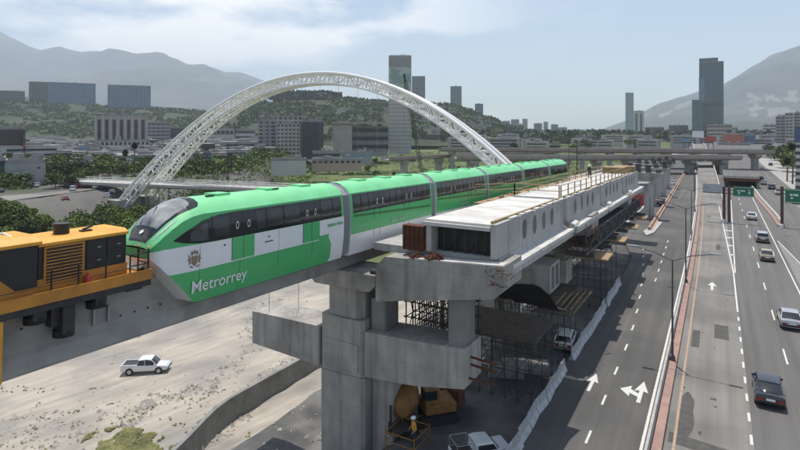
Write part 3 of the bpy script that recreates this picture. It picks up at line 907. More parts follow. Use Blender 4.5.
b = MB(); b.disc(T(NOSE + .28, 0.0, .05), (0, -.7, .7), .11, .02, 14); b.build('nose_badge', M['train_white'], cb1)
b = MB(); b.ball(T(NOSE + 1.9, 0, -.10), .13, (1.3, .7, .8)); b.build('mirror_camera', M['train_white'], cb1)
M['pane_cab'] = mat('cab_pane', (0.06, 0.068, 0.07), 0.07, 0.4, 1.1, spec=.7)
# side window band of the front car, pointed towards the nose
WY0 = -12.6
def wb(y): return lerpk([(0, 2.95), (.5, 2.80), (1.2, 2.70), (2.2, 2.66), (99, 2.66)], y - WY0)
def wt(y): return min(lerpk([(0, 2.98), (.6, 3.30), (1.5, 3.68), (2.4, 3.84), (3.2, 3.88), (99, 3.88)], y - WY0), zeave(y) - .03)
side_patch('window_band', ys_(WY0, WY0 + 3.4, .1) + ys_(WY0 + 3.4, LEN1 - .25, .8)[1:], wb, wt, M['glass'], cb1, .014, 5)
# interior seen through the cab side window
side_patch('cab_window', ys_(WY0 + .8, WY0 + 1.75, .1), lambda y: wb(y) + .10, lambda y: wt(y) - .16, M['pane_cab'], cb1, .02, 3)
def door(y0, parent, zb_, zt_=3.86, lower=None, wdt=.72, panel=True):
    for k in (0, 1):
        ya = y0 + k * (wdt + .02); yb = ya + wdt
        if lower:
            d_ = side_patch('door_leaf', [ya + .01, yb], zb_, 2.64, M[lower], parent, .022, 3)
        for sd in (1, -1):
            b = MB()
            b.tube([S(ya, max(zb_, .9), sd, .022), S(ya, 2.7, sd, .022), S(ya, zt_, sd, .022)], .011, 4)
            b.build('door_seal', M['black'], parent)
        for sd in (1, -1):
            b = MB()
            c_ = S((ya + yb) / 2, 3.20, sd, .03); vs = []
            n_ = 16
            for q in range(n_):
                a_ = 2 * PI * q / n_
                for rr in (1.0, .72):
                    vs.append(c_ + Vector((0, .10 * rr * math.cos(a_), .17 * rr * math.sin(a_) * (1.0 if math.sin(a_) < 0 else 1.25))))
            b.add(vs, [(2 * q, 2 * ((q + 1) % n_), 2 * ((q + 1) % n_) + 1, 2 * q + 1) for q in range(n_)])
            b.build('door_mark', M['train_white'], parent)
def mullions(ys2, parent, zb_, zt_):
    for y in ys2:
        for sd in (1, -1):
            b = MB(); b.tube([S(y, zb_ + .02, sd, .016), S(y, (zb_ + zt_) / 2, sd, .016), S(y, zt_ - .02, sd, .016)], .018, 4)
            b.build('window_post', M['dark_steel'], parent)
M['pane'] = mat('window_pane', (0.026, 0.030, 0.033), 0.07, 0.45, 1.1, spec=.7)
def panes(ys2, parent, z0_, z1_):
    for a_, c_ in zip(ys2, ys2[1:]):
        if c_ - a_ < .35: continue
        for sd in (1, -1):
            b = MB(); q_ = [S(a_ + .09, z0_, sd, .02), S(c_ - .09, z0_, sd, .02), S(c_ - .09, (z0_ + z1_) / 2, sd, .021), S(c_ - .09, z1_, sd, .02), S(a_ + .09, z1_, sd, .02), S(a_ + .09, (z0_ + z1_) / 2, sd, .021)]
            b.add(q_ if sd > 0 else q_[::-1], [(0, 1, 2, 5), (5, 2, 3, 4)] if sd > 0 else [(5, 4, 3, 0), (0, 3, 2, 1)]); b.build('window_pane', M['pane'], parent, smooth=True)
def inner(ys2, parent, z0_, z1_):
    b = MB()
    for (a_, c_) in ys2:
        for sd in (1, -1):
            b.add([S(a_, z0_, sd, .018), S(c_, z0_, sd, .018), S(c_, z1_, sd, .018), S(a_, z1_, sd, .018)], [(0, 1, 2, 3)])
    b.build('window_pane', M['glass_car'], parent)
door(-9.45, cb1, 1.56, lower='green')
door(-4.25, cb1, 1.56, lower='green')
mullions([-10.6, -7.9, -7.1, -5.8, -4.4, -2.65, -1.5], cb1, 2.70, 3.86); panes([-10.6, -9.5], cb1, 2.86, 3.74); panes([-7.9, -7.1, -5.8, -4.4], cb1, 2.86, 3.74); panes([-2.65, -1.5, -.7], cb1, 2.86, 3.74)
# seams, emblem, writing, raised green sweep at the rear
b = MB()
for y in (-11.3, -8.9, -6.2, -3.4):
    b.tube([S(y, .1, 1, .003), S(y, .9, 1, .003), S(y, 1.7, 1, .003), S(y, 2.6, 1, .003)], .007, 4)
b.build('panel_seams', M['dark_steel'], cb1)
text_mesh('lettering', 'Metrorrey', .78, M['train_white'], cb1, (1.515, -11.75, .5), (0, 1, 0), (.072, 0, 1), off=.014, bold=.005, extr=.0)
def emblem(yc, zc, s, parent):
    b = MB()
    def P(u, v): return S(yc + u * s, zc + v * s, 1, .022)
    def shp(pts):
        b.add([P(u, v) for u, v in pts], [tuple(range(len(pts)))])
    shp([(-.18, -.30), (.0, -.48), (.18, -.30), (.22, .12), (-.22, .12)])
    shp([(-.26, .2), (-.1, .17), (0, .3), (.1, .17), (.26, .2), (.2, .44), (.08, .34), (0, .5), (-.08, .34), (-.2, .44)])
    for k in (-1, 1):
        shp([(k * .27, .1), (k * .42, .26), (k * .36, .02), (k * .46, -.1), (k * .33, -.16), (k * .38, -.34), (k * .24, -.28)][::k])
        shp([(k * .1, -.48), (k * .32, -.40), (k * .28, -.5), (k * .12, -.56)][::k])
    o = b.build('crest_emblem', M['emblem'], parent)
    return o
emblem(-11.6, 2.08, .78, cb1)
b = MB()
for (yc, zc) in ((-8.2 - 1.7, 2.38), (-6.95, 2.35)):
    b.disc(S(yc, zc, 1, .02), (1, 0, 0), .05, .01, 8)
b.box(1.588, 1.596, -7.25, -6.65, 2.08, 2.13)
b.build('small_marks', M['dark_steel'], cb1)
text_mesh('lettering', 'nuevo león', .34, M['green'], cb1, (1.57, -2.05, 2.18), (0, 1, 0), (0, 0, 1), off=.03, bold=.006)
# green lower band ends in a slanted tail before the gangway: white panel over it
for sd in (1, -1):
    b = MB()
    pts_ = [(-1.9, 1.52), (-1.62, 1.10), (-1.62, .22), (-1.9, .03), (LEN1, .03), (LEN1, 1.52)]
    for za, zc in ((.03, .3), (.3, .7), (.7, 1.1), (1.1, 1.52)):
        xa = -1.9 + (.28 if za > .2 and za < 1.3 else (.12)); xc = -1.9 + (.28 if zc > .2 and zc < 1.3 else 0)
        q = [S(xa, za, sd, .008), S(LEN1, za, sd, .008), S(LEN1, zc, sd, .008), S(xc, zc, sd, .008)]
        b.add(q if sd > 0 else q[::-1], [(0, 1, 2, 3)])
    b.build('white_panel', M['train_white'], cb1)
side_patch('green_panel', [-1.9 - .9, -1.9], 1.0, 1.75, M['green'], cb1, .006, 3)
floor_box(NOSE + 3.0, LEN1, cb1)
for y in (-9.5, -6.0, -3.2):
    b = MB(); b.box(-.45, .45, y, y + .9, ZE + .62, ZE + .72); b.build('roof_unit', M['green_roof'], cb1)
for y in (-10.1, -5.6):
    for k in (-.5, .35): b = MB(); b.box(k, k + .12, y, y + .5, ZE + .64, ZE + .70); b.build('roof_hatch', M['dark_steel'], cb1)
# later cars ---------------------------------------------------------
def mid_car(y0, y1, last=False):
    b = MB(); yy = ys_(y0, y1, 2.0)
    for sd in (1, -1):
        for lo, hi, mi in ((0, 1.35, 1), (1.35, 2.66, 0), (2.66, ZE, 0)):
            rings = [[S(y, lo + (hi - lo) * k / 4, sd) for k in range(5)] for y in yy]
            if sd < 0: rings = [list(reversed(r)) for r in rings]
            b.loft(rings, mi=mi)
    for y, fl in ((y0, 1), (y1, -1)):
        ring = [S(y, z, 1) for z in (0, .9, 1.7, 2.7, ZE)] + [T(y, u) for u in (.6, 0, -.6)] + [S(y, z, -1) for z in (ZE, 2.7, 1.7, .9, 0)]
        b.add(ring, [tuple(range(len(ring)))[::fl]], 1)
    body = b.build('car_body', [M['green'], M['train_white']], train, smooth=True)
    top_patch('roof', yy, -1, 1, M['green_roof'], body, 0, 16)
    side_patch('window_band', ys_(y0 + .25, y1 - .25, 2), 2.70, 3.90, M['glass'], body, .014, 4)
    # dark streak under the windows and the white sweep line
    L_ = y1 - y0
    for sd in (1, -1):
        b = MB()
        q = [S(y0 + .3, 2.44, sd, .010), S(y1 - .3, 2.05, sd, .010), S(y1 - .3, 2.20, sd, .010), S(y0 + .3, 2.60, sd, .010)]
        b.add(q if sd > 0 else q[::-1], [(0, 1, 2, 3)])
        q = [S(y0, 1.0, sd, .008), S(y0 + L_ * .4, 1.36, sd, .008), S(y0, 1.36, sd, .008)]
        b.build('side_stripe', M['green_dk'], body)
    for dy in (.24, .60):
        door(y0 + L_ * dy, body, .35, lower=None)
    mullions([y0 + L_ * k for k in (.1, .18, .42, .5, .57, .78, .86, .93)], body, 2.72, 3.88); panes([y0 + L_ * k for k in (.03, .1, .18, .235)], body, 2.86, 3.76); panes([y0 + L_ * k for k in (.37, .42, .5, .57)], body, 2.86, 3.76); panes([y0 + L_ * k for k in (.74, .78, .86, .93)], body, 2.86, 3.76)
    text_mesh('lettering', 'nuevo león', .42, M['pale_green'], body, (1.58, y0 + L_ * .43, 1.55), (0, 1, 0), (0, 0, 1), off=.03, bold=.008)
    floor_box(y0, y1, body)
    for k in (.2, .5, .78): b = MB(); b.box(-.5, .5, y0 + L_ * k, y0 + L_ * k + 1.0, ZE + .60, ZE + .71); b.build('roof_unit', M['green_roof'], body)
M['green_dk'] = mat('stripe_green', (0.03, 0.20, 0.055), 0.35, .05, 1)
M['pale_green'] = mat('pale_green_lettering', (0.45, 0.62, 0.47), .4, .05, 1)
def gangway(y):
    b = MB(); rings = []
    for k in range(9):
        yy = y - .36 + .72 * k / 8; sc_ = .90 if k % 2 else .955
        ring = [Vector((sx * wprof(z) * sc_, yy, z)) for sx, z in ((1, .15), (1, .9), (1, 1.7), (1, 2.7), (1, 3.9))]
        ring += [Vector((u * 1.3 * sc_, yy, ZE + .5 * (1 - abs(u) ** 2.5) * 1.0)) for u in (.8, .4, 0, -.4, -.8)]
        ring += [Vector((sx * wprof(z) * sc_, yy, z)) for sx, z in ((-1, 3.9), (-1, 2.7), (-1, 1.7), (-1, .9), (-1, .15))]
        rings.append(ring)
    b.loft(rings, closed=True, caps=True)
    b.build('gangway', M['train_grey'], train)
GY = [0.0, 12.1, 24.1, 36.0, 47.8]
for i, g in enumerate(GY):
    gangway(g)
    mid_car(g + .38, (GY[i + 1] if i < 4 else 58.6) - .38)

# ------------------------------------------------------------------ yellow service vehicle
def zb_(Y): return bz(Y)
lo = thing('service_locomotive', 'yellow and black diesel service vehicle standing on the beam in front of the train', 'locomotive', (TX, 9.3, bz(9.3) + .05), 0, None, -math.atan(SLOPE))
# local: y from -6 to 5.1 ; z above beam top
b = MB(); b.box(-1.3, 1.3, -7, 4.95, -.12, .14, bev=.03); b.build('deck_frame', M['dark_steel'], lo)
b = MB(); b.box(1.27, 1.34, -7, 4.95, .14, .56); b.box(-1.34, -1.27, -7, 4.95, .12, .34); b.box(-1.3, 1.3, 4.9, 5.0, .12, .34); b.box(-1.27, 1.27, -7, 4.9, .28, .34); b.build('deck', M['orange'], lo)
b = MB(); b.box(-.98, .98, .66, 4.05, .34, .95); b.build('hood_base', M['orange'], lo)
b = MB(); b.box(-.95, .95, .7, 4.0, .95, 2.1); b.build('hood_side', M['black'], lo)
b = MB(); b.extr([(-1.0, 2.1), (1.0, 2.1), (1.0, 2.22), (.72, 2.34), (-.72, 2.34), (-1.0, 2.22)], 'y', .66, 4.08); b.build('hood_roof', M['yellow'], lo, bevel=.02)
g_ = MB(); g_.box(.955, 1.0, .86, 2.3, .72, 2.08)
gr = g_.build('grille_frame', M['orange'], lo)
b = MB()
for k in range(10): b.box(.985, 1.03, .94, 2.22, .82 + k * .12, .86 + k * .12)
b.build('grille_slats', M['orange'], gr)
b = MB(); b.box(1.002, 1.006, .94, 2.22, .78, 2.02); b.build('grille_back', M['black'], gr)
for y in (2.4, 3.2):
    b = MB(); b.box(.955, .975, y, y + .74, 1.0, 2.04); d_ = b.build('hood_door', M['black'], lo)
    b = MB(); 
    for zz in (1.25, 1.75): b.box(.975, .99, y + .4, y + .55, zz, zz + .04)
    b.build('handle', M['steel'], d_)
b = MB(); b.tube([(0.1, 1.9, 2.3), (0.1, 1.9, 2.68)], .27, 14); b.tube([(0.1, 1.9, 2.66), (0.1, 1.9, 2.74)], .30, 14); b.build('exhaust_stack', M['black'], lo)
b = MB(); b.tube([(.3, 2.6, 2.33), (.3, 2.6, 2.42), (.3, 2.95, 2.5), (.3, 3.0, 2.6)], .04, 6); b.box(.2, .45, 2.5, 2.9, 2.34, 2.40); b.build('horn', M['black'], lo)
# cab block at the left edge
b = MB(); b.box(-1.08, 1.08, -6.6, .62, .25, 2.25); b.build('cab_wall', M['black'], lo, bevel=.03)
b = MB(); b.extr([(-1.16, 2.22), (1.16, 2.22), (1.16, 2.34), (.85, 2.52), (-.85, 2.52), (-1.16, 2.34)], 'y', -6.7, .72); b.build('cab_roof', M['yellow'], lo, bevel=.02)
b = MB(); b.extr([(-3.6, .42), (-.6, .42), (.62, .42), (.62, .75), (-.1, .75), (-.55, 1.2), (-3.6, 1.25)], 'x', 1.085, 1.13); b.build('cab_panel', M['orange'], lo)
b = MB(); b.box(1.09, 1.11, -4.6, -1.4, 1.35, 2.1); b.build('cab_window', M['glass'], lo)
b = MB(); b.tube([(.6, .1, 2.44), (-.3, .1, 2.56), (-.3, -.8, 2.56)], .05, 6); b.build('roof_duct', M['white'], lo)
# railings, extinguisher
for (ya, yb) in ((1.0, .7), (1.95, 1.9), (3.0, 3.2), (4.0, 4.1)):
    b = MB(); b.tube([(1.25, ya, .3), (1.25, ya, 1.3)], .035, 6); b.build('railing_post', M['black'], lo)
b = MB()
for zz in (.75,): b.tube([(1.25, -3, zz), (1.25, 4.1, zz)], .012, 5)
b.build('guard_rail', M['black'], lo)
for x in (-1.2, -.45, .5, 1.2):
    b = MB(); b.tube([(x, 4.85, .2), (x, 4.85, 1.4)], .04, 6); b.ball((x, 4.85, 1.43), .06, mi=1); b.build('railing_post', [M['black'], M['yellow']], lo)
b = MB()
for zz in (.8, 1.25): b.tube([(-1.2, 4.85, zz), (-.45, 4.85, zz)], .03, 6); b.tube([(.5, 4.85, zz), (1.2, 4.85, zz)], .03, 6)
b.tube([(1.2, 4.1, 1.25), (1.2, 4.85, 1.25)], .03, 6); b.tube([(1.2, 4.1, .8), (1.2, 4.85, .8)], .03, 6)
b.build('end_railing', M['black'], lo)
b = MB(); b.tube([(1.16, 2.35, .3), (1.16, 2.35, .78)], .13, 12, r1=.12); b.tube([(1.16, 2.35, .78), (1.16, 2.35, .88)], .05, 8); b.build('fire_extinguisher', M['red'], lo)
# guide wheels and gear hanging beside the beam
for y, zz in ((.7, -.25), (1.7, -1.0), (2.9, -.25)):
    b = MB(); b.box(.55, 1.15, y - .22, y + .22, zz - .2, .05); c_ = b.build('wheel_bracket', M['dark_steel'], lo)
    b = MB(); b.tube([(.80, y, zz - .34), (.80, y, zz - .08)], .36, 18); b.build('guide_wheel', M['rubber'], c_)
b = MB(); b.box(.5, .9, 1.2, 2.0, -.9, -.12); b.box(.5, .78, -2.4, -1.7, -.7, .0); b.tube([(.62, -2.0, -.3), (.75, -1.2, -.9), (.62, -.6, -.5)], .05, 6); b.build('hanging_gear', M['dark_steel'], lo)
b = MB(); b.box(.5, 1.28, -3.0, -.5, -2.2, -.12); b.build('skirt_panel', M['yellow'], lo)
b = MB(); b.tube([(.62, -1.5, -.55), (.62, -1.5, -1.1)], .22, 14); b.build('air_tank', M['steel'], lo)
b = MB(); b.box(.42, .75, 4.2, 4.9, -.35, .02); b.tube([(0, 4.9, .1), (0, 5.5, .3)], .09, 8); b.build('coupler', M['dark_steel'], lo)

# ------------------------------------------------------------------ piers
def station_pier(Y, near, label):
    dz = -SLOPE * (Y - 29)
    t = thing('pier', label, 'pier', (TX, Y + 1.3, -6), 0, 'concrete piers holding up the guideway and station')
    def P(nm, mb, m=M['concrete'], **k): return mb.build(nm, m, t, world=True, **k)
    b = MB(); b.cbox(-23.4, -19.75, Y + .3, Y + 2.9, -13, 3.2, .22); b.cbox(-23.35, -19.8, Y + .32, Y + 2.88, 3.23, 6.9 + dz, .22); P('column', b)
    b = MB(); b.box(-22.9, -20.2, Y + .245, Y + .31, 3.6, 5.35); P('column_panel', b)
    b = MB(); b.cbox(-23.05, -20.05, Y + .5, Y + 2.8, 6.93 + dz, 9.0 + dz, .45); P('upper_column', b)
    b = MB(); b.cbox(-19.74, -18.1, Y + 1.2, Y + 3.0, -13, 3.4, .08); P('rear_column', b)
    b = MB(); b.extr([(-23.6, 9.0 + dz), (-19.2, 9.0 + dz), (-18.75, 9.45 + dz), (-18.75, 10.12 + dz), (-24.2, 10.12 + dz), (-24.2, 9.5 + dz)], 'y', Y + .05, Y + 3.0); P('crosshead', b, bevel=.03)
    b = MB(); b.extr([(-24.6, 8.7 + dz), (-18.6, 8.35 + dz), (-10.3, 9.75 + dz), (-9.9, 10.3 + dz), (-9.9, 11.72 + dz), (-18.2, 11.72 + dz), (-18.9, 10.7 + dz), (-24.6, 10.7 + dz)], 'y', Y + .65 - .35 * near, Y + 3.6) if False else b.extr([(-18.7, 8.5 + dz), (-10.8, 9.9 + dz), (-10.25, 10.4 + dz), (-10.25, 11.78 + dz), (-18.0, 11.42 + dz), (-18.7, 10.7 + dz)], 'y', Y + .1, Y + 3.3); P('cap_beam', b)
    b = MB(); b.extr([(-19.7, 6.3), (-12.7, 6.6), (-12.7, 4.3), (-16, 3.7), (-19.7, 3.4)], 'y', Y + .35, Y + 2.9); P('lower_beam', b)
    b = MB(); b.box(-18.7, -11.9, Y + 3.35, Y + 3.6, 9.4 + dz, 11.2 + dz) if False else b.cbox(-13.9, -12.9, Y + .6, Y + 2.5, 6.5, 10, .1); P('strut', b, M['concrete_dark']); b = MB(); b.cbox(-19.6, -18.5, Y + .9, Y + 2.7, 5.9, 8.4, .1); P('strut', b, M['concrete_dark'])
    if near:
        b = MB(); b.extr([(-29.7, 5.95), (-23.42, 6.0), (-23.42, 3.3), (-29.7, 3.6)], 'y', Y + .3, Y + 2.9); P('lower_beam', b)
        for zz in (4.7, 5.4, 5.85):
            b = MB(); b.tube([(-12.7, Y + 1.0 + .3 * (zz > 5), zz), (-11.0, Y + 1.0, zz)], .07, 8); P('prestress_bar', b, M['rust'])
        b = MB()
        for (x, y, a_, c_) in ((-28.6, Y + .9, 5.9, 11), (-26.9, Y + 2.2, 5.9, 11)): b.tube([(x, y, a_), (x, y, c_)], .018, 5)
        P('hanging_rod', b, M['dark_steel'])
        b = MB(); b.box(-19.3, -18.75, Y + .35, Y + 1.6, 10.12, 10.35); b.box(-24, -23.2, Y + 1, Y + 2.5, 5.6, 5.85); P('bearing', b, M['dark_steel'])
        b = MB()
        for k in range(26):
            x = -11.5 + random.uniform(0, 1.7); zz = random.uniform(10.6, 11.5)
            b.tube([(x, Y + .0 + random.random() * .5, zz), (x + random.uniform(-.1, .7), Y - .1, zz + random.uniform(-.3, .5))], .02, 4)
        P('rebar', b, M['rust'])
    return t
station_pier(28.6, True, 'nearest concrete pier with wide stepped column and crossbeams under the train')
for i, Y in enumerate((53.0, 77.0, 100)):
    station_pier(Y, False, ['second concrete pier behind the nearest one in deep shade', 'third concrete pier under the middle of the station', 'farthest concrete pier at the distant end of the station'][i])

# ------------------------------------------------------------------ station segments
def st(Y): return 0.12 - 0.021 * (Y - 30)
def wall_with_holes(b, x0, x1, y0, y1, z0, z1, holes, rz_, ry_, sl):
    """vertical wall in the YZ plane with oval holes; z varies by slope sl(Y)"""
    ys3 = [y0]
    for h in holes: ys3 += [h - ry_ * 1.45, h + ry_ * 1.45]
    ys3.append(y1)
    zc = (z0 + z1) / 2 + .02
    def V(x, y, z): return (x, y, z + sl(y))
    for i in range(len(ys3) - 1):
        a_, c_ = ys3[i], ys3[i + 1]
        if i % 2 == 0:
            vs = [V(x, y, z) for x in (x0, x1) for (y, z) in ((a_, z0), (c_, z0), (c_, z1), (a_, z1))]
            b.add(vs, [(0, 1, 2, 3), (7, 6, 5, 4), (0, 4, 5, 1), (3, 2, 6, 7)] + ([(0, 3, 7, 4)] if i == 0 else []) + ([(1, 5, 6, 2)] if i == len(ys3) - 2 else []))
        else:
            n = 24; h = (a_ + c_) / 2
            for x in (x0, x1):
                ring = [V(x, h + ry_ * math.cos(2 * PI * k / n), zc + rz_ * math.sin(2 * PI * k / n)) for k in range(n)]
                out = []
                for k in range(n):
                    dy, dz_ = math.cos(2 * PI * k / n), math.sin(2 * PI * k / n)
                    sc_ = min((c_ - h) / abs(dy) if abs(dy) > 1e-6 else 1e9, ((z1 - zc) if dz_ > 0 else (zc - z0)) / abs(dz_) if abs(dz_) > 1e-6 else 1e9)
                    out.append(V(x, h + dy * sc_, zc + dz_ * sc_))
                fs = [(k, (k + 1) % n, n + (k + 1) % n, n + k) for k in range(n)]
                b.add(ring + out, fs)
                for (cy, cz, k1) in ((c_, z1, 0), (a_, z1, 1), (a_, z0, 2), (c_, z0, 3)):
                    # corner filler
                    ang = math.atan2(cz - zc, cy - h) % (2 * PI); k = int(ang / (2 * PI / n)) % n
                    b.add([out[k], out[(k + 1) % n], V(x, cy, cz)], [(0, 1, 2)])
            r0 = [V(x0, h + ry_ * math.cos(2 * PI * k / n), zc + rz_ * math.sin(2 * PI * k / n)) for k in range(n)]
            r1 = [V(x1, h + ry_ * math.cos(2 * PI * k / n), zc + rz_ * math.sin(2 * PI * k / n)) for k in range(n)]
            b.add(r0 + r1, [(k, n + k, n + (k + 1) % n, (k + 1) % n) for k in range(n)])
            vs = [V(x, y, z) for x in (x0, x1) for (y, z) in ((a_, z0), (c_, z0), (c_, z1), (a_, z1))]
            b.add(vs, [(0, 4, 5, 1), (3, 2, 6, 7)])
def sbox(b, x0, x1, y0, y1, z0, z1):
    vs = [(x, y, z + st(y)) for z in (z0, z1) for (x, y) in ((x0, y0), (x1, y0), (x1, y1), (x0, y1))]
    b.add(vs, [(0, 3, 2, 1), (4, 5, 6, 7), (0, 1, 5, 4), (1, 2, 6, 5), (2, 3, 7, 6), (3, 0, 4, 7)])
def segment(y0, y1, holes, label, first=False, xo=0.0):
    t = thing('station_segment', label, 'concrete segment', (-13, y0, 11.7 + st(y0)), 0, 'precast station segments in a row on the piers')
    def P(nm, mb, m=M['concrete_new'], **k): return mb.build(nm, m, t, world=True, **k)
    b = MB(); wall_with_holes(b, -11.35, -11.0, y0, y1, 11.78, 13.78, holes, .68, .47, st); P('oval_wall', b)
    b = MB(); wall_with_holes(b, -15.55, -15.2, y0, y1, 11.78, 13.5, [], .6, .4, st); P('inner_wall', b)
    b = MB(); sbox(b, -15.7, -11.36, y0 + .12, y1, 13.50, 13.74); sbox(b, -15.75, -11.37, y0 - .12, y0 + .119, 13.38, 13.60); P('deck_slab', b, M['deck'])
    b = MB()
    ring0 = [(-19.7, 11.3), (-11.2, 11.3), (-10.5, 10.75), (-10.22, 10.85), (-10.22, 11.18), (-10.98, 11.66), (-11.0, 11.77), (-19.7, 11.77)]  # left reach added to block sun through the gap beside the train
    b.loft([[(x, y, z + st(y)) for x, z in ring0] for y in (y0 + .5, y1 + .2)], closed=True, caps=True); P('bottom_flange', b)
    b = MB(); sbox(b, -10.62, -10.2, y0 + .6, y1 + .4, 11.20, 11.42) ; P('flange_lip', b, M['deck'])
    b = MB()
    sbox(b, -11.42, -11.28, y0 + .2, y1, 13.79, 13.93); 
    P('edge_board', b, M['wood'])
    b = MB()
    for k in range(9):
        y = y0 + (y1 - y0) * random.random(); sbox(b, -11.27, -11.0, y, y + random.uniform(.5, 1.4), 13.785, 13.86)
    P('mortar_pads', b, M['deck'])
    return t
segment(29.6, 45.2, [34.9, 37.2, 39.5, 41.7], 'nearest precast concrete segment with oval holes and bright bare deck', True)
segment(46.4, 61.6, [49.6, 52.3, 54.9, 57.3], 'second precast segment behind the gap, four oval holes and rails on its deck')
segment(62.0, 77.2, [65.3, 67.8, 70.3, 72.8], 'third precast segment, middle of the station row')
segment(77.6, 93.5, [81, 83.5, 86, 88.4], 'fourth precast segment, farthest complete one of the row')
# dark stuff inside the open end of the first segment
b = MB()
sg = thing('propping_frame', 'dark steel propping frame inside the open end of the nearest segment', 'frame', (-13.3, 32.5, 11.8))
for x in (-14.6, -13.9, -13.2, -12.5, -11.9):
    b = MB(); b.tube([(x, 30.2, 11.9), (x, 30.2, 13.45)], .05, 6); b.build('prop', M['dark_steel'], sg, world=True)
for (xa, xc) in ((-14.6, -13.2), (-13.2, -11.9)):
    b = MB(); b.tube([(xa, 30.25, 11.9), (xc, 30.25, 13.45)], .03, 6); b.build('brace', M['dark_steel'], sg, world=True)
b = MB(); b.box(-15.15, -11.4, 30.5, 30.6, 11.9, 13.45); b.build('shade_sheet', M['black'], sg, world=True)  # black sheet painting the shade of the hollow behind the opening
rp = thing('rusty_panel', 'rust brown steel form panel standing left of the open segment', 'panel', (-16.9, 29.8, 11.82))
b = MB(); b.box(-17.3, -15.85, 29.7, 30.4, 11.82, 13.35); b.build('panel_face', M['rust'], rp, world=True)
b = MB()
for k in range(5): b.box(-17.2 + k * .33, -17.12 + k * .33, 29.6, 29.7, 11.82, 13.35)
b.build('stiffener', M['rust'], rp, world=True)
def heap(label, cx, cy, cz, rx, ry, rz_, m, n=60, seed=1):
    random.seed(seed)
    b = MB()
    for _ in range(n):
        a_ = random.uniform(0, 2 * PI); r = random.random() ** .6
        x = cx + rx * r * math.cos(a_); y = cy + ry * r * math.sin(a_); zz = cz + rz_ * (1 - r) * random.random()
        d = Vector((random.uniform(-1, 1), random.uniform(-1, 1), random.uniform(-.3, .5))) * .28
        b.tube([(x, y, zz), (x + d.x, y + d.y, zz + d.z + .04)], random.uniform(.03, .08), 5)
    b.ball((cx, cy, cz), 1, (rx * .8, ry * .8, rz_ * .8), 12, 6)
    o = b.build('scrap_heap', m); tag(o, label, 'scrap heap'); return o
heap('rust red heap of fittings lying on the cap beam edge', -14.7, 29.0, 11.6, .6, .3, .42, M['rust'], 60, 5)
heap('small dark brown heap left of the rust red one on the cap beam', -16.0, 29.1, 11.53, .5, .3, .28, M['rust'], 40, 6)
b = MB(); b.extr([(-16.4, 11.50), (-10.3, 11.785), (-10.3, 11.84), (-16.4, 11.55)], 'y', 28.74, 29.6); tag(b.build('grout_bed', M['deck']), 'pale grout bed in front of the nearest segment', 'slab')

# second deck hand rails (timber) : each run is one thing
def rail_run(label, pts, m, hgt=1.0, gap=2.0, r=.045, rails=(1.0, .55)):
    p0 = Vector(pts[0]); t = thing('timber_railing', label, 'railing', p0, 0, 'timber railings along the station deck')
    total = [Vector(p) for p in pts]
    for a_, c_ in zip(total, total[1:]):
        L_ = (c_ - a_).length; n = max(1, int(L_ / gap))
        for k in range(n + 1):
            p = a_.lerp(c_, k / n)
            b = MB(); b.box(p.x - r, p.x + r, p.y - r, p.y + r, p.z, p.z + hgt); b.build('post', m, t, world=True)
        for h in rails:
            b = MB(); b.tube([a_ + Vector((0, 0, h * hgt - .02)), c_ + Vector((0, 0, h * hgt - .02))], r * .8, 4); b.build('rail', m, t, world=True)
    return t
dk = lambda y: 13.75 + st(y)
rail_run('timber railing along the road side edge of the far deck', [(-11.5, 46.5, dk(46.5)), (-11.5, 72, dk(72)), (-11.5, 93, dk(93))], M['wood'], 1.1, 2.4)
rail_run('short timber railing across the near end of the far deck', [(-19.2, 46.3, dk(46.3) - .3), (-15.5, 46.3, dk(46.3)), (-11.6, 46.3, dk(46.3))], M['wood'], 1.1, 2.0)
rail_run('timber railing on the train side edge of the far deck', [(-15.5, 47.0, dk(47)), (-15.5, 93, dk(93))], M['wood'], 1.0, 3.2)
wk = thing('timber_walkway', 'long brown timber walkway with debris between the train and the station deck', 'walkway', (-17.6, 48, dk(48) - .6))
b = MB(); sbox(b, -19.4, -15.8, 46.2, 94, 12.7, 12.85); b.build('boards', M['wood_grey'] if 'wood_grey' in M else M['wood'], wk, world=True)
b = MB()
for k in range(90):
    y = random.uniform(48, 97); x = random.uniform(-19.2, -16); zz = 12.86 + st(y)
    b.box(x, x + random.uniform(.1, .9), y, y + random.uniform(.1, 1.6), zz, zz + random.uniform(.03, .25))
b.build('loose_timber', M['wood'], wk, world=True)
# timber stacks at the far end of the deck
for k, (x, y, lab) in enumerate(((-13.5, 87, 'reddish timber formwork stack on the far deck end'), (-12.6, 91, 'farthest brown timber stack on the deck end'))):
    t = thing('timber_stack', lab, 'timber stack', (x, y, dk(y)))
    for j in range(5):
        b = MB(); b.box(x - 1.6, x + 1.4, y - 1.4 + j * .05, y + 1.5, dk(y) + j * .2, dk(y) + .14 + j * .2); b.build('board_layer', M['wood'], t, world=True)

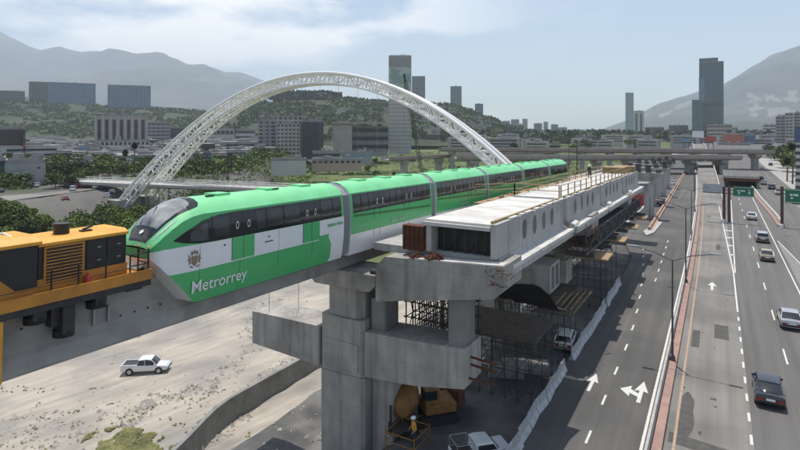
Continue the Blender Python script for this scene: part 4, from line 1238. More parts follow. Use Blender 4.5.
# unfinished far end of the station: hammerhead piers and steelwork
for k, (Y, lab) in enumerate(((128, 'first of the bare twin column piers beyond the station'), (150, 'second of the bare twin column piers beyond the station'), (172, 'third of the bare twin column piers beyond the station'), (194, 'farthest of the bare twin column piers beyond the station'))):
    t = thing('bare_pier', lab, 'pier', (-19, Y, 0), 0, 'bare piers beyond the station')
    xx = -15.5 - (Y - 128) * .02
    zt = 9.9 - .02 * (Y - 128)
    for s_ in (-1, 1):
        b = MB(); b.cbox(xx + s_ * 2.6 - .9, xx + s_ * 2.6 + .9, Y - .9, Y + .9, -3, zt - 1.6, .2); b.build('column', M['concrete_new'], t, world=True)
    b = MB(); b.extr([(xx - 6, zt - .4), (xx - 3.6, zt - 1.6), (xx + 3.6, zt - 1.6), (xx + 5.4, zt - .4), (xx + 5.4, zt), (xx - 6, zt)], 'y', Y - 1.1, Y + 1.1); b.build('cap_beam', M['concrete'], t, world=True)
    b = MB()
    for q in range(5): b = MB(); b.box(xx - 4 + q * 2, xx - 3 + q * 2, Y - .6, Y + .6, zt, zt + random.uniform(.6, 1.8)); b.build('formwork', M['form'], t, world=True)

# falsework truss hung below the second to fourth segments
fw = thing('falsework_truss', 'dark steel falsework truss hanging below the station segments', 'truss', (-11, 55, 8))
def zz_(y, z): return z + st(y)
for x in (-12.6, -10.4):
    b = MB()
    y = 52.0
    b.tube([(x, 51, zz_(51, 9.9)), (x, 92, zz_(92, 9.9))], .13, 4); b.tube([(x, 51, zz_(51, 8.2)), (x, 92, zz_(92, 8.2))], .13, 4)
    for k in range(20):
        ya = 51 + k * 2.05; yb = ya + 2.05
        b.tube([(x, ya, zz_(ya, 8.2 if k % 2 else 9.9)), (x, yb, zz_(yb, 9.9 if k % 2 else 8.2))], .07, 4)
        b.tube([(x, ya, zz_(ya, 8.2)), (x, ya, zz_(ya, 9.9))], .05, 4)
    b.build('side_truss', M['form'], fw, world=True)
b = MB()
vs = []
sbox(b, -12.5, -10.55, 57, 90, 8.3, 9.7); b.build('form_panel', M['form'], fw, world=True)
for k in range(7):
    Y = 53 + k * 5.6
    b = MB(); b.box(-12.8, -9.2 - random.random() * .9, Y, Y + .45, zz_(Y, 7.6), zz_(Y, 8.05)); b.build('cross_beam', M['form'], fw, world=True)
for k in range(4):
    Y = 54 + k * 10.5
    b = MB(); b.box(-11.6, -9.0, Y, Y + 3.2, zz_(Y, 7.25), zz_(Y, 7.4)); b.build('platform_board', M['wood'], fw, world=True)
b = MB()
for k in range(60):
    Y = 46.5 + random.random() * 6; x = random.uniform(-12.5, -9.8); zz = random.uniform(8.6, 10.4)
    b.tube([(x, Y, zz), (x + random.uniform(-.8, .8), Y + random.uniform(-.8, .8), zz + random.uniform(-.8, .8))], .03, 4)
b.build('loose_bars', M['rust'], fw, world=True)
# white pipe run under the lip
pr_ = thing('flange_pipe', 'white pipe joint piece sticking up at the segment joint', 'pipe', (-10.6, 64.2, 10.7))
for Y in (47.2, 64.2, 80.8):
    b = MB(); b.tube([(-10.6, Y - .7, 11.45 + st(Y)), (-10.6, Y + .9, 11.5 + st(Y))], .28, 10); b.build('pipe_piece', M['deck'], pr_, world=True)

# white cabin like concrete box and tarp in the shade under the segments
cbx = thing('concrete_box', 'pale concrete box unit with openings stored in the shade under the station', 'box', (-14.8, 48.5, 4.8))
Yc = 47.5
b = MB(); b.box(-16.6, -12.7, Yc, Yc + 3.4, 4.9, 5.15); b.box(-16.6, -12.7, Yc, Yc + 3.4, 7.1, 7.35); b.box(-16.6, -16.3, Yc, Yc + 3.4, 5.15, 7.1); b.box(-13.2, -12.7, Yc, Yc + .5, 5.15, 7.1); b.box(-13.2, -12.7, Yc + 2.9, Yc + 3.4, 5.15, 7.1); b.box(-13.2, -12.7, Yc + 1.5, Yc + 1.9, 5.15, 7.1); b.box(-16.3, -13.21, Yc + .02, Yc + .3, 5.15, 7.1)
b.build('frame', M['concrete_new'], cbx, world=True)
b = MB(); b.box(-16.0, -14.2, Yc - .06, Yc, 5.4, 6.9); b.build('panel', M['concrete'], cbx, world=True)
# scaffold tower decks carrying it
def scaffold(label, x0, x1, y0, y1, z0, z1, nx_, ny_, lifts, m=M['dark_steel'], r=.035, boards=True, shift=0):  # dark steel by default puts the under-station shade into the tubes
    t = thing('scaffold', label, 'scaffold', (x0, y0, z0), 0, 'scaffolding in the shade under the station')
    for i in range(nx_):
        for j in range(ny_):
            x = x0 + (x1 - x0) * i / max(1, nx_ - 1); y = y0 + (y1 - y0) * j / max(1, ny_ - 1)
            b = MB(); b.tube([(x, y, z0), (x, y, z1)], r, 5); b.build('standard', m, t, world=True)
    for l in range(lifts):
        zz = z0 + (z1 - z0) * (l + .6) / lifts
        b = MB()
        for j in range(ny_):
            y = y0 + (y1 - y0) * j / max(1, ny_ - 1); b.tube([(x0 - .2, y, zz), (x1 + .2, y, zz)], r * .8, 5)
        for i in range(nx_):
            x = x0 + (x1 - x0) * i / max(1, nx_ - 1); b.tube([(x, y0 - .2, zz), (x, y1 + .2, zz)], r * .8, 5)
        b.build('ledger', m, t, world=True)
    b = MB()
    for i in range(nx_ - 1):
        xa = x0 + (x1 - x0) * i / (nx_ - 1); xc = x0 + (x1 - x0) * (i + 1) / (nx_ - 1)
        b.tube([(xa, y0, z0), (xc, y0, z0 + (z1 - z0) * .5)], r * .7, 5); b.tube([(xc, y0, z0 + (z1 - z0) * .5), (xa, y0, z1)], r * .7, 5)
    b.build('brace', m, t, world=True)
    if boards:
        b = MB(); b.box(x0 - .3, x1 + .3, y0 - .2, y1 + .2, z1 - .25, z1 - .15); b.build('board', M['board_shaded'], t, world=True)
    return t
scaffold('tall scaffold bay carrying the pale concrete box in the shade', -17, -11.5, 45.5, 52, -.4, 4.85, 6, 4, 3)
scaffold('dense scaffold between the cap beam and the lower crossbeam', -18.3, -14.1, 31.9, 34.5, 5.0, 9.2, 9, 3, 4, M['dark_steel'], .05, False)
scaffold('scaffold bay beneath the second pier behind', -18.5, -11.5, 38, 43.5, -.4, 4.3, 8, 3, 3)
scaffold('distant scaffold bay under the third segment', -17.5, -11, 62, 72, -.4, 6.5, 6, 4, 3)
pf = thing('work_platform', 'timber work platform with leaning poles at the shaded edge', 'platform', (-11.2, 46, 4.2))
b = MB(); b.box(-13.2, -10.4, 44.5, 50, 4.2, 4.32); b.build('board', M['board_shaded'], pf, world=True)
for k in range(5):
    b = MB(); x = -12.2 + k * .45; b.tube([(x, 45 + k * .3, 4.0), (x + 1.2, 46.2 + k * .3, 5.7)], .05, 5); b.build('pole', M['wood'], pf, world=True)
tp = thing('black_tarpaulin', 'black tarpaulin sheet hung under the cap beam end', 'tarpaulin', (-11, 33, 8))
b = MB(); rings = []
for i in range(9):
    t_ = i / 8; x = -14.2 + 4.6 * t_
    rings.append([(x, 33.5 + .5 * math.sin(t_ * 9) - .0, 9.7 - .2 * t_), (x + .2, 34.6 + .25 * math.sin(t_ * 7), 8.8), (x + .5, 36.2 + .3 * math.cos(t_ * 8), 7.7 + .2 * math.sin(t_ * 11)), (x + .9, 37.5, 7.1 + .2 * math.sin(t_ * 6))])
b.loft(rings); o = b.build('sheet', M['black'], tp, world=True, smooth=True)
#@@CITY@@
# ------------------------------------------------------------------ the white arch bridge
random.seed(5)
AL = Vector((-178, 117, -8)); AR = Vector((-37.5, 150, -8))
AH = 43.0
ad = (AR - AL); AS = ad.length; ad.normalize(); an = Vector((-ad.y, ad.x, 0))
arch = thing('arch_bridge', 'huge white lattice steel arch with two inclined ribs over the riverbed', 'arch', (AL + AR) / 2)
def arch_pt(t, side):                                       # centre of a rib
    z = AH * (1 - (2 * t - 1) ** 2)
    off = 1.5 + 4.6 * (abs(2 * t - 1)) ** 2.0
    return AL + ad * (AS * t) + an * (side * off) + Vector((0, 0, z))
NP = 46
def frame(t, side):
    p = arch_pt(t, side); q = arch_pt(min(1, t + .004), side); r = arch_pt(max(0, t - .004), side)
    tan = (q - r).normalized(); up = Vector((0, 0, 1)); nrm = (up - tan * up.dot(tan))
    nrm = an.cross(tan); nrm = nrm if nrm.z > 0 or abs(nrm.z) < .3 else -nrm
    nrm.normalize()
    if nrm.dot(Vector((0, 0, 1)) + ad * (2 * t - 1) * 2) < 0: nrm = -nrm
    return p, an, nrm
for side in (-1, 1):
    ch = {}
    for k, (a_, c_) in enumerate(((-1.25, 1.6), (1.25, 1.6), (-1.25, -1.6), (1.25, -1.6))):
        pts = []
        for i in range(NP + 1):
            p, s_, n_ = frame(i / NP, side); pts.append(p + s_ * a_ + n_ * c_)
        ch[k] = pts
        b = MB(); b.tube(pts, .45 if c_ > 0 else .34, 8); b.build('chord', M['white_steel'], arch, world=True, smooth=True)
    b = MB()
    for i in range(NP):
        for (u, v) in ((0, 1), (2, 3), (0, 2), (1, 3)):
            if i % 2: u, v = v, u
            b.tube([ch[u][i], ch[v][i + 1]], .19, 5, cap=False)
            if (u, v) in ((0, 1), (1, 0)): b.tube([ch[v][i], ch[u][i + 1]], .17, 5, cap=False)
            b.tube([ch[u][i], ch[v][i]], .17, 5, cap=False)
    b.build('lacing', M['white_steel'], arch, world=True, smooth=True)
for e in (0, 1):
    for side in (-1, 1):
        p = arch_pt(e, side); b = MB(); b.box(p.x - 3, p.x + 3, p.y - 3, p.y + 3, -12, p.z + 3.0); b.build('footing', M['concrete'], arch, world=True)
DZ = .2
dp0 = AL - ad * 34; dp1 = AR + ad * 14
b = MB()
w2 = 4.0
vs = [(p + an * s_ * w2 + Vector((0, 0, 8 + DZ + zz))) for p in (dp0, dp1) for (s_, zz) in ((-1, 0), (1, 0), (1, -.9), (.6, -1.4), (-.6, -1.4), (-1, -.9))]
b.add(vs, [(0, 1, 2, 3, 4, 5), (11, 10, 9, 8, 7, 6)] + [(i, (i + 1) % 6, 6 + (i + 1) % 6, 6 + i) for i in range(6)])
b.build('bridge_deck', M['kerb'], arch, world=True)
for s_ in (-1, 1):
    b = MB()
    for k in range(66):
        p = dp0.lerp(dp1, k / 65) + an * s_ * (w2 - .1) + Vector((0, 0, 8 + DZ)); b.tube([p, p + Vector((0, 0, 1.2))], .06, 4)
    for h in (.4, .8, 1.2): b.tube([dp0 + an * s_ * (w2 - .1) + Vector((0, 0, 8 + DZ + h)), dp1 + an * s_ * (w2 - .1) + Vector((0, 0, 8 + DZ + h))], .05, 4)
    b.build('deck_railing', M['white_steel'], arch, world=True)
for k in range(1, 20):
    t = .06 + k * .044
    p = (arch_pt(t, -1) + arch_pt(t, 1)) / 2
    q = Vector((p.x, p.y, DZ))
    if p.z > 6: b = MB(); b.tube([p, q + an * 0], .05, 4); b.build('hanger', M['steel'], arch, world=True)
for k in (0.02, .18, .95):
    p = dp0.lerp(dp1, k); b = MB(); b.box(p.x - 1, p.x + 1, p.y - 1, p.y + 1, -12, -1.2); b.build('deck_pier', M['concrete'], arch, world=True)

# lattice boom crane behind the train
cr0 = at(424, 186, 262); crn = thing('crawler_crane', 'dark crawler crane with a long thin lattice boom rising behind the train', 'crane', (cr0.x, cr0.y, -12.4))
tipc = at(404, 74, 262); base = Vector((cr0.x, cr0.y, -7.4))
b = MB()
dr = (tipc - base).normalized(); s1 = dr.cross(Vector((0, 1, 0))).normalized(); s2 = dr.cross(s1)
Lb = (tipc - base).length; nseg = 34; cs = []
for k in range(4):
    sx_, sy_ = ((-1, -1), (1, -1), (1, 1), (-1, 1))[k]
    cs.append([base + dr * (Lb * i / nseg) + (s1 * sx_ + s2 * sy_) * (.62 if 2 < i < nseg - 2 else .3) for i in range(nseg + 1)])
    b.tube(cs[-1], .12, 4)
for i in range(nseg):
    for k in range(4): b.tube([cs[k][i], cs[(k + 1) % 4][i + 1]], .06, 4, cap=False)
b.build('boom', M['dark_steel'], crn, world=True)
b = MB(); b.tube([tipc, base + Vector((-6, 0, 8)), base + Vector((-4, 1, 1))], .05, 4); b.tube([tipc, tipc + Vector((0, 0, -30))], .05, 4); b.build('cable', M['dark_steel'], crn, world=True)
b = MB(); b.box(base.x - 6, base.x + 1.5, base.y - 1.6, base.y + 1.6, -8.6, -6.4); b.box(base.x + .2, base.x + 2.2, base.y - 2.6, base.y - 1.6, -8.6, -6.2); b.build('house', M['orange'], crn, world=True)
for s_ in (-1, 1):
    b = MB(); b.extr([(-3.6, -10.2), (3.6, -10.2), (4.1, -9.6), (3.6, -9.0), (-3.6, -9.0), (-4.1, -9.6)], 'y', s_ * 2.2 - .5, s_ * 2.2 + .5)
    for v in b.v: v.x += base.x; v.y += base.y
    b.build('track', M['black'], crn, world=True)

# ------------------------------------------------------------------ buildings
def place(px0, px1, depth, z=-2.0):
    pc = at((px0 + px1) / 2, 130, depth)
    d = Vector((pc.x, pc.y, 0)).normalized(); ang = (px0 + px1) / 2 - 400
    wdt = (px1 - px0) * depth / F_PX / math.sqrt(1 + (ang / F_PX) ** 2) * 1.0
    return pc, d, wdt, math.atan2(d.y, d.x) - PI / 2
def hgt(py, depth): return at(400, py, depth).z
def building(label, px0, px1, py, depth, thick, wall='grey_wall', win='win', floors=6, bays=0, style='band', z=-2.0, turn=0.0, roof='roof_grey', group=None, cat='building', name='building', fin=None, ex=True, pyb=None):
    pc, d, wd, rz = place(px0, px1, depth)
    top = at((px0 + px1) / 2, py, depth).z
    if pyb is not None: z = at((px0 + px1) / 2, pyb, depth).z
    c = Vector((pc.x, pc.y, z)) + d * thick / 2
    t = thing(name, label, cat, c, rz + turn, group)
    H = top - z
    w_, h_ = wd / 2, thick / 2
    b = MB(); b.box(-w_, w_, -h_, h_, -4, H); b.build('wall', M[wall], t)
    b = MB()
    for (a0, a1, c0, c1) in ((-w_ - .1, w_ + .1, -h_ - .1, -h_ + .3), (-w_ - .1, w_ + .1, h_ - .3, h_ + .1), (-w_ - .1, -w_ + .3, -h_ + .3, h_ - .3), (w_ - .3, w_ + .1, -h_ + .3, h_ - .3)): b.box(a0, a1, c0, c1, H - .4, H + .9)
    b.box(-w_ + .3, w_ - .3, -h_ + .3, h_ - .3, H, H + .05)
    if ex and wd > 8:
        for k in range(3):
            x = random.uniform(-w_ * .7, w_ * .5); y = random.uniform(-h_ * .5, h_ * .4); b.box(x, x + random.uniform(1.5, 4), y, y + random.uniform(1.5, 3), H + .05, H + random.uniform(1.5, 3.4))
    b.build('roof', M[roof], t)
    fh = H / floors
    if style == 'band':
        for f in range(floors):
            z0 = f * fh + fh * .38; z1 = f * fh + fh * .85
            b = MB(); b.box(-w_ - .06, w_ + .06, -h_ - .06, h_ + .06, z0, z1); b.build('window', M[win], t)
        if bays:
            b = MB()
            for k in range(bays + 1):
                x = -w_ + 2 * w_ * k / bays; b.box(x - .35, x + .35, -h_ - .22, -h_ - .05, 0, H - .4)
            n2 = max(2, int(bays * thick / wd))
            for k in range(n2 + 1):
                y = -h_ + thick * k / n2
                for s_ in (-1, 1): b.box(s_ * (w_ + .14) - .1, s_ * (w_ + .14) + .1, y - .3, y + .3, 0, H - .4)
            b.build('mullion', M[fin or wall], t)
    elif style == 'grid':
        n = 0; proto = None; pb = None
        bw = wd / bays
        m_ = MB(); m_.box(-bw * .3, bw * .3, -.12, .1, 0, fh * .5)
        for f in range(floors):
            for k in range(bays):
                loc = (-w_ + bw * (k + .5), -h_, f * fh + fh * .3)
                if proto is None: proto = m_.build('window', M[win], t); o = proto
                else: o = proto.copy(); COL.objects.link(o); o.parent = t
                o.location = loc
        for f in range(floors):
            b = MB(); b.box(w_ - .02, w_ + .06, -h_ + thick * .1, h_ - thick * .1, f * fh + fh * .35, f * fh + fh * .75)
            b.box(-w_ - .06, -w_ + .02, -h_ + thick * .1, h_ - thick * .1, f * fh + fh * .35, f * fh + fh * .75); b.build('side_window', M[win], t)
    elif style == 'fins':
        bw = wd / bays
        for k in range(bays):
            x = -w_ + bw * (k + .5)
            b = MB(); b.box(x - bw * .22, x + bw * .22, -h_ - .08, -h_ + .1, H * .06, H * .9); b.build('window', M[win], t)
        b = MB()
        for k in range(bays + 1):
            x = -w_ + bw * k; b.box(x - bw * .16, x + bw * .16, -h_ - 1.0, -h_ - .01, 0, H)
        b.build('fin', M[fin or wall], t)
    t['_h'] = H
    return t, w_, h_, H
def clean(t):
    if '_h' in t: del t['_h']
# left hill-top blocks
hz_ = hgt(100, 1650)
BL = []
def add(*a, **k):
    r = building(*a, **k); BL.append(r[0]); return r
add('long low dark block on the far left hilltop', 0, 25, 91, 1500, 25, 'dark_wall', 'win', 3, 0, pyb=100)
add('dark hilltop apartment block left of the blue glass one', 29, 48, 82, 1560, 30, 'dark_wall', 'win', 8, 8, pyb=100, fin='grey_wall')
add('wide blue glass apartment block on the left hilltop', 48.5, 96, 83, 1545, 28, 'blue_glass', 'blue_glass', 8, 12, pyb=102, fin='blue_wall')
add('separate blue glass block further right on the hilltop', 108, 151, 85.5, 1540, 28, 'blue_glass', 'blue_glass', 8, 11, pyb=106, fin='blue_wall')
# hospital-like fins building with lower podium
add('pale office block with tall vertical concrete fins', 96, 147, 115.5, 400, 18, 'cream', 'win', 1, 7, 'fins')
add('low white podium with small windows below the finned block', 96, 150, 141, 384, 10, 'white_wall', 'win', 3, 12, 'grid')
add('dark brown box building with orange edge at the left border', -6, 23, 129, 330, 26, 'brown_wall', 'win', 4, 5)
add('orange end wall slab beside the dark brown building', 23.2, 25.5, 129, 328, 20, 'brick_wall', 'win', 4, 0, ex=False)
add('long low grey louvred building at the left border', 6, 45, 162, 200, 16, 'grey_wall', 'steel', 2, 3)
add('teal clad end bay of the low louvred building', -8, 5.5, 160, 200, 16, 'teal_wall', 'win', 3, 0)
add('flat blue clad hall with white roof in front of the finned block', 79, 102, 147, 335, 12, 'blue_wall', 'blue_wall', 1, 0)
add('low white shed with dark opening beside the car park', 70, 92, 163, 235, 9, 'white_wall', 'win', 1, 0)
add('low red shop behind the arch foot', 141, 163, 150, 390, 10, 'brick_wall', 'win', 1, 0)
add('dark grey block right of the finned one', 147, 170, 123, 700, 20, 'grey_wall', 'win', 6, 5)
add('dark slab block seen through the arch foot', 166, 186, 128, 720, 18, 'dark_wall', 'win', 5, 4)
add('blue clad low shop right of the arch foot', 176, 196, 161, 275, 9, 'blue_wall', 'blue_wall', 1, 0)
add('narrow pale blue tower block right of the arch foot', 203, 211, 153, 277, 5, 'blue_wall', 'win', 5, 0)
add('white two storey office with dark strip windows', 212, 234, 129, 620, 14, 'white_wall', 'win', 2, 5)
add('white cube office with dark strip left of the apartments', 236, 255, 130, 640, 14, 'white_wall', 'win', 3, 0)
add('tall narrow grey apartment wing with balconies', 258, 276, 121, 432, 14, 'grey_wall', 'win', 9, 3, 'grid')
add('wide pale apartment block right of the narrow wing', 276.5, 300, 124, 425, 14, 'cream', 'win', 8, 6, 'grid')
add('pale stepped apartment block behind the other two', 268, 303, 116.5, 470, 16, 'cream', 'win', 9, 7, 'grid')
add('charcoal tower block next to the pale apartments', 301, 323, 121.5, 440, 18, 'dark_wall', 'win', 9, 6)
ins = add('institutional building with pale front wing and dark glazed side', 333, 352, 124, 480, 20, 'cream', 'win', 1, 0, 'none')
add('dark glazed hall wing under a flat roof', 352.5, 388, 127, 488, 18, 'grey_wall', 'glass', 3, 14, fin='dark_wall')
t_ = thing('roof_canopy', 'flat yellowish roof canopy over the institutional hall', 'roof', at(361, 124, 482))
pc = at(361, 124, 482)
b = MB(); wq = 26; d = Vector((pc.x, pc.y, 0)).normalized(); rr = Vector((d.y, -d.x, 0))
P4 = [pc + rr * (s1_ * wq) + d * e_ for s1_, e_ in ((-1, -3), (1, -3), (1, 26), (-1, 26))]
b.add([p + Vector((0, 0, zz)) for zz in (0.3, 1.6) for p in P4], [(0, 3, 2, 1), (4, 5, 6, 7), (0, 1, 5, 4), (1, 2, 6, 5), (2, 3, 7, 6), (3, 0, 4, 7)]); b.build('canopy_slab', M['pink_wall'], t_, world=True)
# white tower with mural
tw = add('tall white tower with a greenish mural near its top', 389, 411, 56, 530, 20, 'white_wall', 'grey_wall', 24, 9, fin='white_wall', roof='white_wall')
b = MB(); b.box(-tw[1] - .3, tw[1] * .96, -tw[2] - .34, -tw[2] - .23, tw[3] * .62, tw[3] * .88); b.build('mural_panel', M['mural'], tw[0])
b = MB(); b.box(-tw[1] - .05, tw[1] + .05, -tw[2] - .36, tw[2], tw[3] * .885, tw[3] - .5); b.build('crown_panel', M['grey_wall'], tw[0])
add('grey glass tower just right of the white mural tower', 412, 425, 76.5, 1250, 22, 'grey_wall', 'tower_glass', 26, 4, pyb=125)
add('slim grey tower standing alone on the hill', 450.5, 461.5, 86.5, 1500, 22, 'grey_wall', 'tower_glass', 20, 4, pyb=116)
add('small blue grey tower low on the hill slope', 475, 483, 104, 1600, 22, 'blue_wall', 'tower_glass', 10, 3, pyb=122)
# low institutional things in front of the hill
add('row of pale low sheds beside the green riverbed', 313, 340, 152.5, 372, 10, 'white_wall', 'win', 1, 0)
add('long pale shed with bluish roof right of the first row', 342, 372, 153, 368, 10, 'grey_wall', 'blue_wall', 1, 0)
add('yellow low shops along the riverbed edge', 312, 362, 160, 318, 6, 'pink_wall', 'win', 1, 9, 'grid')
add('white warehouse with rounded corner near the river trees', 271, 306, 160, 290, 8, 'white_wall', 'white_wall', 1, 0)
# right skyline
for (x0, x1, y, dp, wl, lab) in ((503, 510, 121, 2600, 'blue_wall', 'pale tower nearest the hill foot on the skyline'), (511, 519, 119.5, 2500, 'blue_glass', 'bluish glass tower second from the hill foot'),
        (515, 523, 124, 2350, 'grey_wall', 'squat grey tower in the first skyline cluster'), (522.5, 527.5, 119, 2400, 'grey_wall', 'thin grey tower ending the first skyline cluster'),
        (528, 533, 129, 2300, 'blue_wall', 'short pale blue tower between skyline clusters'), (534, 542, 123.5, 2300, 'dark_wall', 'dark grey tower starting the middle cluster'),
        (543.5, 548, 122, 2500, 'blue_wall', 'thin pale tower in the middle cluster'), (551, 558, 124.5, 2300, 'blue_glass', 'glass tower above the red roofs'),
        (558, 567, 127.5, 2200, 'grey_wall', 'wide grey block right of the red roofs'), (569, 574, 131, 2200, 'grey_wall', 'low grey block in the right cluster'),
        (576, 584, 130, 2400, 'blue_wall', 'pale block ending the right cluster')):
    add(lab, x0, x1, y, dp, 24, wl, 'win', 12, 3)
add('red roofed hall left of the other on the skyline', 539.5, 547, 132.5, 1500, 20, 'brick_wall', 'brick_wall', 1, 0)
add('red roofed hall right of the other on the skyline', 548, 557.5, 132.5, 1500, 20, 'brick_wall', 'brick_wall', 1, 0)
tq = add('slender round topped pale tower before the right mountain', 625.5, 633.5, 93, 1700, 22, 'grey_wall', 'blue_wall', 30, 3)
add('pale twin slab with dark slot next to the slender tower', 634, 643.5, 111, 1500, 20, 'white_wall', 'win', 1, 2, 'fins')
add('purplish dark low block behind the slender tower', 645, 664, 127.5, 1300, 22, 'brown_wall', 'win', 6, 6)
add('dark low office block left of the big tower', 669, 688, 125.5, 1250, 22, 'dark_wall', 'win', 6, 6)
bt = add('tallest dark glass office tower with stepped top', 699, 723.5, 62, 1200, 40, 'tower_glass', 'tower_band', 34, 0, ex=False)
b = MB(); b.box(-bt[1], bt[1] * .55, -bt[2] + 2, bt[2], bt[3] + .06, bt[3] + 9.5); b.build('crown', M['tower_glass'], bt[0])
b = MB(); b.box(-bt[1] - .5, -bt[1] * .55, -bt[2] - .5, -bt[2] - .05, bt[3] * .45, bt[3] * .8); b.build('glass_strip', M['blue_glass'], bt[0])
b = MB(); b.box(-bt[1] - .4, bt[1] + .4, -bt[2] - .3, bt[2] + .2, bt[3] * .42, bt[3] * .45); b.build('plant_floor', M['dark_wall'], bt[0])
add('lower dark glass block attached left of the tallest tower', 692, 703, 100, 1185, 34, 'teal_wall', 'tower_glass', 17, 0, ex=False)
add('sandstone coloured block below the tallest tower', 707.5, 732, 125, 900, 22, 'pink_wall', 'win', 4, 9, 'band', fin='pink_wall')
rb_ = add('dark red windowless store building', 723, 744, 134, 640, 22, 'brick_wall', 'brick_wall', 1, 0, pyb=143.5)
add('pale base building below the red store', 718, 750, 144, 620, 22, 'cream', 'win', 1, 0)
add('blue store front right of the red store', 744.5, 754.5, 134, 655, 20, 'blue_wall', 'blue_glass', 1, 0)
add('tall pale apartment slab at the right edge of the city', 776, 785, 117, 700, 18, 'grey_wall', 'win', 9, 2)
add('pale cream apartment tower at the right border', 785.5, 793, 113.5, 690, 18, 'cream', 'win', 10, 2)
add('second cream apartment tower cut by the right border', 794, 806, 113, 700, 18, 'cream', 'win', 10, 2)
add('distant white block with dark roof line right of centre', 763, 776, 125, 1000, 18, 'white_wall', 'win', 5, 2)
add('small pale office left of the sandstone block', 731, 738, 128.5, 950, 18, 'white_wall', 'win', 5, 2)
lv = building('white louvred building cut by the right border', 795.5, 812, 130, 165, 14, 'white_wall', 'dark_wall', 9, 0, z=0)
BL.append(lv[0])
b = MB(); b.box(-lv[1] - .3, lv[1], -lv[2] - .5, -lv[2] - .1, lv[3] * .8, lv[3] + 1); b.build('sign_board', M['car_blue'], lv[0])
for t in BL: clean(t)

# billboards
for (x0, x1, y0_, y1_, dp, m_, lab) in ((692, 704, 131, 137.5, 560, 'white', 'blank white billboard below the tallest tower'), (705.5, 716, 136.5, 141.5, 520, 'red', 'red billboard beside the flyover'),
        (682, 691, 138.5, 142, 540, 'blue_wall', 'dark blue grey billboard left of the white one')):
    p0 = at(x0, y0_, dp); p1 = at(x1, y1_, dp)
    t = thing('billboard', lab, 'billboard', ((p0.x + p1.x) / 2, p0.y, 0))
    b = MB(); b.box(p0.x, p1.x, p0.y - .2, p0.y + .2, p1.z, p0.z); b.build('panel', M[m_], t, world=True)
    b = MB(); b.box(p0.x - .2, p1.x + .2, p0.y + .21, p0.y + .4, p1.z - .2, p0.z + .2); b.build('frame', M['dark_steel'], t, world=True)
    for k in (.25, .75):
        b = MB(); x = p0.x + (p1.x - p0.x) * k; b.tube([(x, p0.y + .6, -2), (x, p0.y + .6, p1.z)], .3, 8); b.build('post', M['dark_steel'], t, world=True)

# small houses of the city: shared boxes with parapet, door side and window strip
random.seed(21)
def house_proto(wall, w_, d_, h_, lab, grp):
    t = thing('house', lab, 'house', (0, 0, 0), 0, grp)
    b = MB(); b.box(-w_, w_, -d_, d_, -7, h_); b.build('wall', M[wall], t)
    b = MB(); b.box(-w_ - .15, w_ + .15, -d_ - .15, d_ + .15, h_, h_ + .45); b.box(-w_ * .2, w_ * .4, -d_ * .3, d_ * .4, h_ + .45, h_ + 2.2); b.build('roof', M['roof_grey'], t)
    nf = max(1, int(h_ / 3.2))
    for f in range(nf):
        b = MB()
        z0 = 1.0 + f * 3.2
        b.box(-w_ * .8, w_ * .8, -d_ - .08, -d_ + .02, z0, z0 + 1.4); b.build('window', M['win'], t)
        b = MB(); b.box(w_ - .02, w_ + .08, -d_ * .7, d_ * .6, z0, z0 + 1.3); b.build('side_window', M['win'], t)
    return t
HP = []
for wall, lab in (('white_wall', 'small white walled house with flat grey roof in the crowded city'), ('cream', 'small cream coloured house with flat grey roof in the crowded city'), ('grey_wall', 'small grey flat roofed building in the crowded city'),
                  ('pink_wall', 'small sandy pink flat roofed building in the crowded city'), ('brick_wall', 'small brick red building with flat roof in the crowded city'), ('blue_wall', 'small bluish clad flat roofed building in the crowded city')):
    for (w_, d_, h_) in ((4.5, 4.5, 3.6), (7, 5.5, 7.0)) + (((13, 7, 6.5),) if wall in ('white_wall', 'grey_wall') else ()):
        HP.append([house_proto(wall, w_, d_, h_, lab, 'small city buildings'), False, wall])
def put_house(p, rz, pick=None):
    k = random.choices(range(len(HP)), [3 if h[2] in ('white_wall', 'cream', 'grey_wall') else .8 for h in HP])[0] if pick is None else pick
    h = HP[k]
    o = h[0] if not h[1] else copy_tree(h[0])
    h[1] = True
    o.location = p; o.rotation_euler = (0, 0, rz)
def on_hill(px, crest, D, front, v_, amp, ns, seed, zb=-4):      # a point lying on the slope of a hill
    top = at(px, crest, D); d = Vector((top.x, top.y, 0)).normalized(); q = top - d * front * v_
    s_ = (1 - v_) ** 1.15; h = (top.z - zb) * s_ * (1 + amp * fbm(q.x, q.y, ns, seed) * 4 * s_ * (1 - s_))
    return Vector((q.x, q.y, zb + h))
cnt = 0
# hillside houses
while cnt < 108:
    px = random.gauss(425, 45); 
    if not 325 < px < 512: continue
    crest = lerpk([(320, 98), (390, 102), (450, 106), (470, 111), (490, 120), (510, 128)], px)
    py = crest + 6 + (139 - crest - 6) * random.random() ** .7
    k = random.uniform(.12, .9)
    if noise.noise(Vector((px * .05, k * 4, 2))) < -.12: continue
    p = on_hill(px, crest, 1500, 700, k, .15, .008, 9.7); put_house(p, math.atan2(p.y, p.x) - PI / 2 + random.uniform(-.4, .4)); cnt += 1
# flat city left
cnt = 0
while cnt < 135:
    px = random.uniform(0, 520) if random.random() < .8 else random.uniform(40, 330); dp = random.choice((random.uniform(250, 420), random.uniform(280, 520), random.uniform(450, 900)))
    p = at(px, 130, dp); p.z = -2
    if p.x > bank_x(p.y) - 42: continue
    if px < 100 and dp < 380 and random.random() < .7: continue
    put_house(p, math.atan2(p.y, p.x) - PI / 2 + random.uniform(-.3, .3)); cnt += 1
